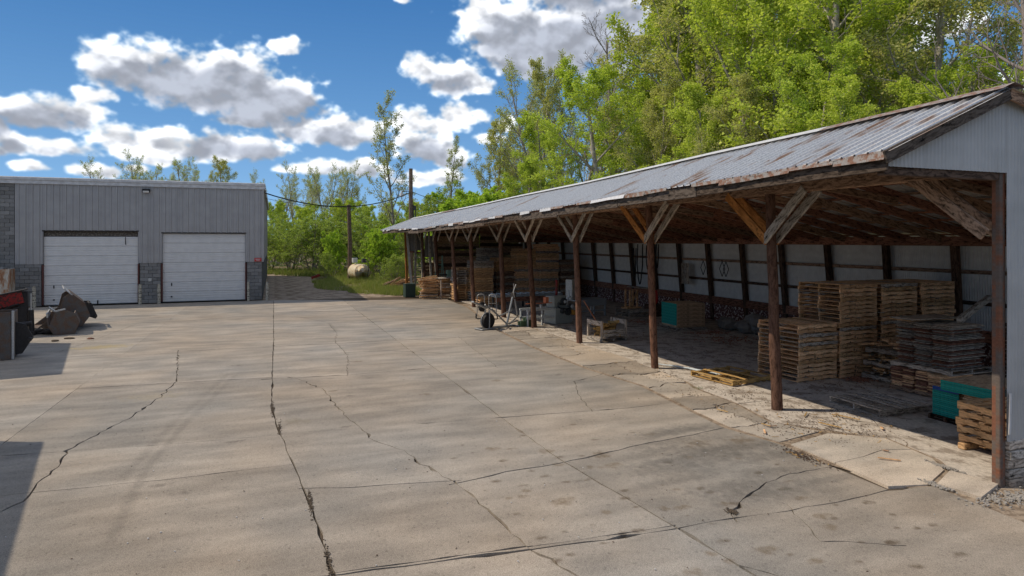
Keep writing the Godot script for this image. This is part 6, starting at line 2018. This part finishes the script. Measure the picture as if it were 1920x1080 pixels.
	plant("shrub", "leafy_shrub", "low green bush above the far roof near taller pole", 870, 62, 7.4, 0.0, g, 1.2, "shrub")
	plant("shrub", "leafy_shrub", "low green bush right of the one by the taller pole", 935, 60, 7.2, 1.0, g, 1.2, "shrub")
	plant("thicket", "leafy_shrub", "dull green thicket at the far roof end", 815, 68, 8.0, 2.0, g, 1.2, "shrub")
	plant("maple_b", "maple_tree", "tall green tree filling the gap above the rusty roof", 1510, 52, 25.5, 2.7, g, 1.2)
	plant("maple", "maple_tree", "tall green tree behind the yellow-green one at right", 1630, 47, 24.0, 1.4, g, 1.2)
	plant("budding", "budding_tree", "tall thin budding tree farther behind the dark thin one", 1740, 44, 22.5, 3.6, g, 1.2)
	plant("maple_c", "maple_tree", "tall green tree between broad and pale-twigged ones", 1400, 56, 27.0, 0.3, g, 1.2)
	plant("maple", "maple_tree", "mid-high green tree behind the bare leaning trunk", 1890, 42, 12.0, 5.5, g, 1.2)
	plant("maple_b", "maple_tree", "mid-high green tree right of the bare brown crown", 1255, 62, 19.0, 4.6, g, 1.1)
	plant("maple", "maple_tree", "mid-high green tree behind low twiggy one", 1290, 50, 18.0, 5.9, g, 1.2)
	plant("maple", "maple_tree", "green tree at the wood's left edge under tall narrow one", 1020, 60, 13.5, 3.1, g, 1.2)
	# two pale poplars
	plant("poplar", "poplar_tree", "tall slender pale-leaved tree left of the taller pole", 742, 58, 15.0, 0.0, "pale slender trees", 1.05)
	plant("poplar", "poplar_tree", "shorter slender pale tree right of the taller pole", 838, 72, 13.6, 1.5, "pale slender trees", 1.0)
	# the far tree line beyond the dirt road
	var f := "trees of the far tree line"
	var labs := ["left half-bare tree just right of the grey building", "second half-bare tree right of the grey building", "third tall half-bare tree in the far line", "fourth tall half-bare tree in the far line", "fifth half-bare tree above the short pole", "sixth thin tree right of the short pole"]
	var xs := [515, 560, 600, 632, 652, 700]
	var hs := [11.6, 12.8, 13.2, 12.9, 12.6, 10.2]
	for i in 6:
		plant("budding", "budding_tree", labs[i], xs[i], 84 + (i % 3) * 4, hs[i], i * 1.3, f, 0.85)
	var gl := ["leafy lower tree right beside the grey building's corner", "leafy lower tree second from the grey building", "leafy lower tree behind the dirt road", "leafy lower tree left of the short pole", "leafy lower tree right behind the short pole", "leafy lower tree between the two poles", "leafy lower tree just left of the taller pole", "leafy lower tree behind the taller pole"]
	var gx := [505, 545, 590, 632, 672, 712, 755, 790]
	for i in 8:
		plant("maple_b" if i % 2 else "maple", "maple_tree", gl[i], gx[i], 74 + (i * 5) % 9, [7.2, 7.6, 7.0, 8.2, 7.4, 7.8, 7.4, 8.0][i], i * 0.9, f, 1.3)
	var tl := ["dark thicket at the foot of the far line beside building", "dark thicket second from the building", "dark thicket third from the building", "dark thicket left of the short pole", "dark thicket behind the fuel tank", "dark thicket right of the tank behind bright bush", "dark thicket behind the shed's far corner"]
	var tx := [508, 545, 585, 625, 668, 712, 765]
	for i in 7:
		plant("thicket", "leafy_shrub", tl[i], tx[i], 70 - (i % 3) * 2, 4.6 + 0.5 * (i % 3), i * 1.1, f, 1.5, "shrub")
	# crowns over the grey building's roof
	var bl := ["leftmost bare-topped crown over the grey building's roof", "second crown from left over the grey building's roof", "third crown over the grey building's roof", "fourth crown over the grey building's roof", "rightmost greener crown over the grey building's roof"]
	var bx := [215, 262, 320, 352, 415]
	for i in 5:
		plant("budding" if i < 4 else "maple_c", "budding_tree" if i < 4 else "maple_tree", bl[i], bx[i], 96, [14.6, 15.2, 13.6, 15.0, 14.2][i], i * 1.7, "crowns over the grey building", 0.95)
	# bushes round the tank
	plant("shrub", "leafy_shrub", "vivid green bush right of the cream fuel tank", 716, 57, 4.3, 0.3, "bushes by the tank", 1.0, "shrub")
	plant("shrub", "leafy_shrub", "vivid green bush left behind the short brown pole", 628, 60, 3.8, 1.3, "bushes by the tank", 0.7, "shrub")
	plant("thicket", "leafy_shrub", "dull bush in front of the shed's far corner", 742, 49.5, 2.2, 2.3, "bushes by the tank", 1.5, "shrub")
	plant("thicket", "leafy_shrub", "low twiggy bush right behind the fuel tank", 700, 58, 3.0, 0.8, "bushes by the tank", 1.2, "shrub")
	plant("thicket", "leafy_shrub", "small twiggy bush left of the short brown pole", 612, 57, 2.2, 0.1, "bushes by the tank", 1.0, "shrub")

# ------------------------------------------------------------------ grass, litter
func grass_mesh(regions: Array, count: int, h0: float, h1: float, ca: Color, cb: Color, sd: int, width := 0.012) -> Mesh:
	var r := RandomNumberGenerator.new()
	r.seed = sd
	var patch := noise(sd, 0.35, 3)
	var b := MB.new()
	b.colored = true
	var total := 0.0
	var i := 0
	while i < count:
		var q: Array = regions[r.randi() % regions.size()]
		# region: centre x, z, half-width, half-depth
		var x := r.randf_range(-1, 1)
		var z := r.randf_range(-1, 1)
		if x * x + z * z > 1.0:
			continue
		i += 1
		x = q[0] + x * q[2]
		z = q[1] + z * q[3]
		var d := patch.get_noise_2d(x, z)
		if d < -0.12 and r.randf() < 0.85:
			continue
		var h := r.randf_range(h0, h1) * (1.0 + d)
		var a := r.randf() * TAU
		var side := Vector3(cos(a), 0, sin(a)) * width
		var tip := Vector3(x, h - 0.06, z) + Vector3(r.randf_range(-0.4, 0.4), 0, r.randf_range(-0.4, 0.4)) * h
		b.col = ca.lerp(cb, r.randf())
		var p := Vector3(x, -0.06, z)
		var nn := side.cross(tip - p).normalized()
		b.tri(p - side, p + side, tip, nn, nn, nn)
	return b.mesh()

func build_grass() -> void:
	M.grass = StandardMaterial3D.new()
	M.grass.vertex_color_use_as_albedo = true
	M.grass.roughness = 0.8
	M.grass.metallic_specular = 0.2
	M.grass.cull_mode = BaseMaterial3D.CULL_DISABLED
	M.grass.backlight_enabled = true
	M.grass.backlight = lin(0.6, 0.7, 0.3)
	var ga := Color(0.24, 0.31, 0.07)
	var gb := Color(0.4, 0.38, 0.16)
	var g1 := part(self, "grass", grass_mesh([[6.4, -42.5, 2.0, 3.0], [7.4, -40.5, 1.3, 2.2], [5.2, -47.5, 2.6, 4.4], [7.4, -49.0, 2.2, 4.0], [5.0, -53.0, 2.4, 3.0], [8.0, -39.2, 0.9, 1.2]], 26000, 0.1, 0.4, ga, gb, 5, 0.02), M.grass)
	stuff(g1)
	tag(g1, "patchy green grass and weeds between road and shed", "grass")
	var g2 := part(self, "grass", grass_mesh([[-1.0, -70.0, 6.0, 3.5], [4.0, -66.0, 4.0, 5.0], [-8.0, -73.0, 7.0, 2.5], [8.0, -60.0, 4.0, 6.0]], 22000, 0.15, 0.5, Color(0.17, 0.24, 0.05), Color(0.3, 0.28, 0.12), 6, 0.03), M.grass)
	stuff(g2)
	tag(g2, "pale grass strip at the foot of the far tree line", "grass")
	var g3 := part(self, "dry_grass", grass_mesh([[9.75, -5.15, 0.42, 0.3], [10.3, -5.0, 0.6, 0.4]], 1500, 0.15, 0.5, Color(0.34, 0.26, 0.14), Color(0.22, 0.16, 0.085), 7, 0.004), M.grass)
	stuff(g3)
	tag(g3, "dry straw-coloured grass at the corner of the shed", "grass")
	var g4 := part(self, "crack_weeds", grass_mesh([[8.85, -11.95, 0.14, 0.12]], 220, 0.1, 0.16, Color(0.07, 0.14, 0.02), Color(0.12, 0.2, 0.03), 8, 0.012), M.grass)
	stuff(g4)
	tag(g4, "small green weed tuft in the broken concrete", "weeds")

func scatter(called: String, label: String, category: String, m: Material, spots: Array, count: int, sizes: Array, sd: int) -> void:
	# countless small bits: splinters, leaves or gravel
	var r := RandomNumberGenerator.new()
	r.seed = sd
	var b := MB.new()
	for i in count:
		var q: Array = spots[r.randi() % spots.size()]
		var x: float = q[0] + clampf(r.randfn(0, 0.5), -1.3, 1.3) * q[2]
		var z: float = q[1] + clampf(r.randfn(0, 0.5), -1.3, 1.3) * q[3]
		var s := Vector3(r.randf_range(sizes[0], sizes[1]), r.randf_range(sizes[2], sizes[3]), r.randf_range(sizes[4], sizes[5]))
		var bs := Basis(Vector3.UP, r.randf() * TAU) * Basis(Vector3(0, 0, 1), r.randf_range(-0.15, 0.15))
		b.box(Transform3D(bs, Vector3(x, s.y * 0.5 + 0.006, z)), s)
	var o := part(self, called, b.mesh(), m)
	stuff(o)
	tag(o, label, category)

func build_litter() -> void:
	var spots := [[8.6, -8.9, 0.9, 0.9], [9.3, -8.3, 0.9, 0.8], [8.3, -10.8, 0.5, 1.2], [9.4, -11.0, 0.7, 1.0], [8.9, -13.6, 0.7, 1.3], [9.8, -9.2, 1.0, 0.7], [8.6, -17.0, 0.6, 3.0], [9.3, -20.5, 0.9, 2.0], [7.55, -7.6, 0.14, 0.5], [8.2, -21.6, 0.6, 1.0], [10.0, -22.0, 1.0, 1.0]]
	scatter("bark_litter", "dark bark and leaf litter strewn on the broken apron", "litter", M.dark_wood[3], spots, 2600, [0.006, 0.028, 0.003, 0.008, 0.005, 0.016], 31)
	scatter("wood_splinters", "pale wood splinters strewn along the shed front", "litter", M.yellow_wood[2], spots, 110, [0.02, 0.12, 0.004, 0.008, 0.006, 0.016], 32)
	scatter("floor_litter", "dark litter over the shed's floor", "litter", M.brown_wood[1], [[12.0, -16.0, 2.5, 3.0], [13.5, -18.0, 2.0, 4.0], [14.5, -23.5, 2.0, 3.0], [11.5, -20.0, 1.5, 2.0], [12.0, -11.0, 1.5, 0.6], [13.0, -14.5, 3.0, 1.5]], 1300, [0.012, 0.05, 0.003, 0.008, 0.008, 0.03], 33)
	scatter("leaf_litter", "reddish dry leaves on the shed floor", "litter", M.red_wood[3], [[14.6, -18.9, 0.8, 0.5], [13.0, -11.35, 0.35, 0.3], [14.2, -17.4, 1.2, 0.9], [14.0, -22.3, 1.0, 0.8]], 700, [0.03, 0.07, 0.004, 0.02, 0.02, 0.05], 34)
	scatter("gravel", "broken concrete gravel at the shed's near corner", "gravel", M.stone, [[8.95, -5.4, 0.4, 0.22], [8.7, -5.45, 0.5, 0.16], [9.3, -5.3, 0.4, 0.26], [8.33, -6.05, 0.06, 0.2], [9.1, -6.55, 0.05, 0.25]], 700, [0.008, 0.035, 0.006, 0.022, 0.008, 0.03], 35)
	scatter("joint_litter", "dark crumbs gathered along the open yard joint", "litter", M.dirt_dark, [[-0.03, -13.3, 0.03, 0.5], [0.08, -11.9, 0.035, 0.5], [0.42, -8.4, 0.03, 0.4], [0.52, -6.8, 0.03, 0.4], [5.2, -6.35, 0.05, 0.08]], 500, [0.006, 0.022, 0.003, 0.007, 0.006, 0.018], 36)
	scatter("pale_grit", "tiny pale chips and grit strewn over the yard", "grit", M.trim_white, [[-2.0, -7.5, 4.0, 3.5], [2.5, -6.5, 4.5, 3.0], [5.0, -9.0, 3.0, 4.0], [-3.0, -14.0, 5.0, 6.0]], 110, [0.006, 0.02, 0.004, 0.008, 0.006, 0.016], 37)
	scatter("yard_crumbs", "small dark crumbs and bits of bark over the yard", "litter", M.dark_wood[2], [[-2.0, -7.5, 4.0, 3.5], [3.5, -6.5, 4.0, 3.0], [5.5, -9.0, 2.5, 4.0], [0.0, -16.0, 7.0, 7.0], [6.0, -16.0, 2.0, 7.0]], 150, [0.006, 0.024, 0.003, 0.006, 0.004, 0.012], 38)
	# single larger chips in the sun
	var chips := [[8.05, -10.1, 0.24, 0, "pale broken slat on the pale apron slab"], [8.15, -9.05, 0.2, 1, "short pale slat across the pale slab's middle"], [8.22, -8.95, 0.16, 2, "brown chip beside the short pale slat"], [7.85, -8.75, 0.2, 3, "square brown offcut at the edge of apron slab"], [9.35, -9.35, 0.26, 0, "pale splinter left of the flat grey pallet"], [9.9, -8.95, 0.5, 1, "long thin pale lath before the flat grey pallet"], [8.6, -7.0, 0.3, 3, "flat brown bark piece on the bare apron slab"], [8.9, -7.3, 0.09, 2, "tiny upright brown chip on the bare apron slab"], [9.9, -8.2, 0.14, 3, "small brown offcut before the teal stack"], [4.05, -5.0, 0.13, 3, "brown wood block on the concrete at bottom edge"], [9.2, -8.65, 0.4, 1, "thin bent lath beside litter before the grey pallet"]]
	for c in chips:
		var a := rf(0, TAU)
		var set: Array = [M.yellow_wood, M.yellow_wood, M.brown_wood, M.stack_wood][c[3]]
		var l: float = c[2]
		var o := board(self, "wood_chip", Vector3(c[0], 0.03, c[1]) - Vector3(cos(a), 0, sin(a)) * l * 0.5, Vector3(c[0], 0.035, c[1]) + Vector3(cos(a), 0, sin(a)) * l * 0.5, 0.012, rf(0.018, 0.04), set[rng.randi() % set.size()])
		tag(o, c[4], "wood chip", "wood chips on the concrete")
	var st := MB.new()
	st.lump(Vector3(9.32, 0.02, -5.42), Vector3(0.3, 0.16, 0.2), 88)
	tag(part(self, "corner_stone", st.mesh(), M.stone), "grey stone lying at the foot of the corner post", "stone")

# ------------------------------------------------------------------ scene
func _ready() -> void:
	rng.seed = 2024
	var cam := Camera3D.new()
	cam.name = "camera"
	cam.projection = Camera3D.PROJECTION_FRUSTUM
	cam.near = 0.1
	cam.far = 900.0
	cam.size = 0.1 * 1080.0 / 1200.0
	cam.frustum_offset = Vector2(0.0, -0.1 * 90.0 / 1200.0)
	cam.position = Vector3(0, 3.3, 0)
	cam.rotation.y = -deg_to_rad(CAM_YAW)
	add_child(cam)
	cam.current = true
	var sun := DirectionalLight3D.new()
	sun.name = "sun"
	sun.light_energy = 0.6
	sun.light_angular_distance = 0.5
	sun.light_color = Color(1.0, 0.94, 0.85)
	sun.shadow_enabled = true
	add_child(sun)
	sun.look_at_from_position(Vector3.ZERO, Vector3(0.83, -1.0, 0.375), Vector3.UP)
	var env := Environment.new()
	env.background_mode = Environment.BG_SKY
	env.tonemap_mode = Environment.TONE_MAPPER_LINEAR
	env.tonemap_exposure = 1.86
	var sky := Sky.new()
	var pano := PanoramaSkyMaterial.new()
	pano.panorama = tex(sky_image())
	pano.energy_multiplier = 0.9
	sky.sky_material = pano
	env.sky = sky
	env.background_energy_multiplier = 1.0
	env.sdfgi_enabled = true
	env.ssao_enabled = true
	env.ssil_enabled = true
	var we := WorldEnvironment.new()
	we.name = "environment"
	we.environment = env
	add_child(we)
	print("sky ", Time.get_ticks_msec())
	make_materials()
	print("materials ", Time.get_ticks_msec())
	build_ground()
	print("ground ", Time.get_ticks_msec())
	build_grey_building()
	build_left_stores()
	build_shed()
	print("buildings ", Time.get_ticks_msec())
	build_trees()
	print("trees ", Time.get_ticks_msec())
	build_pallets()
	build_lumber()
	build_machines()
	build_far_end()
	build_attachments()
	print("things ", Time.get_ticks_msec())
	build_grass()
	build_litter()
	print("litter ", Time.get_ticks_msec())
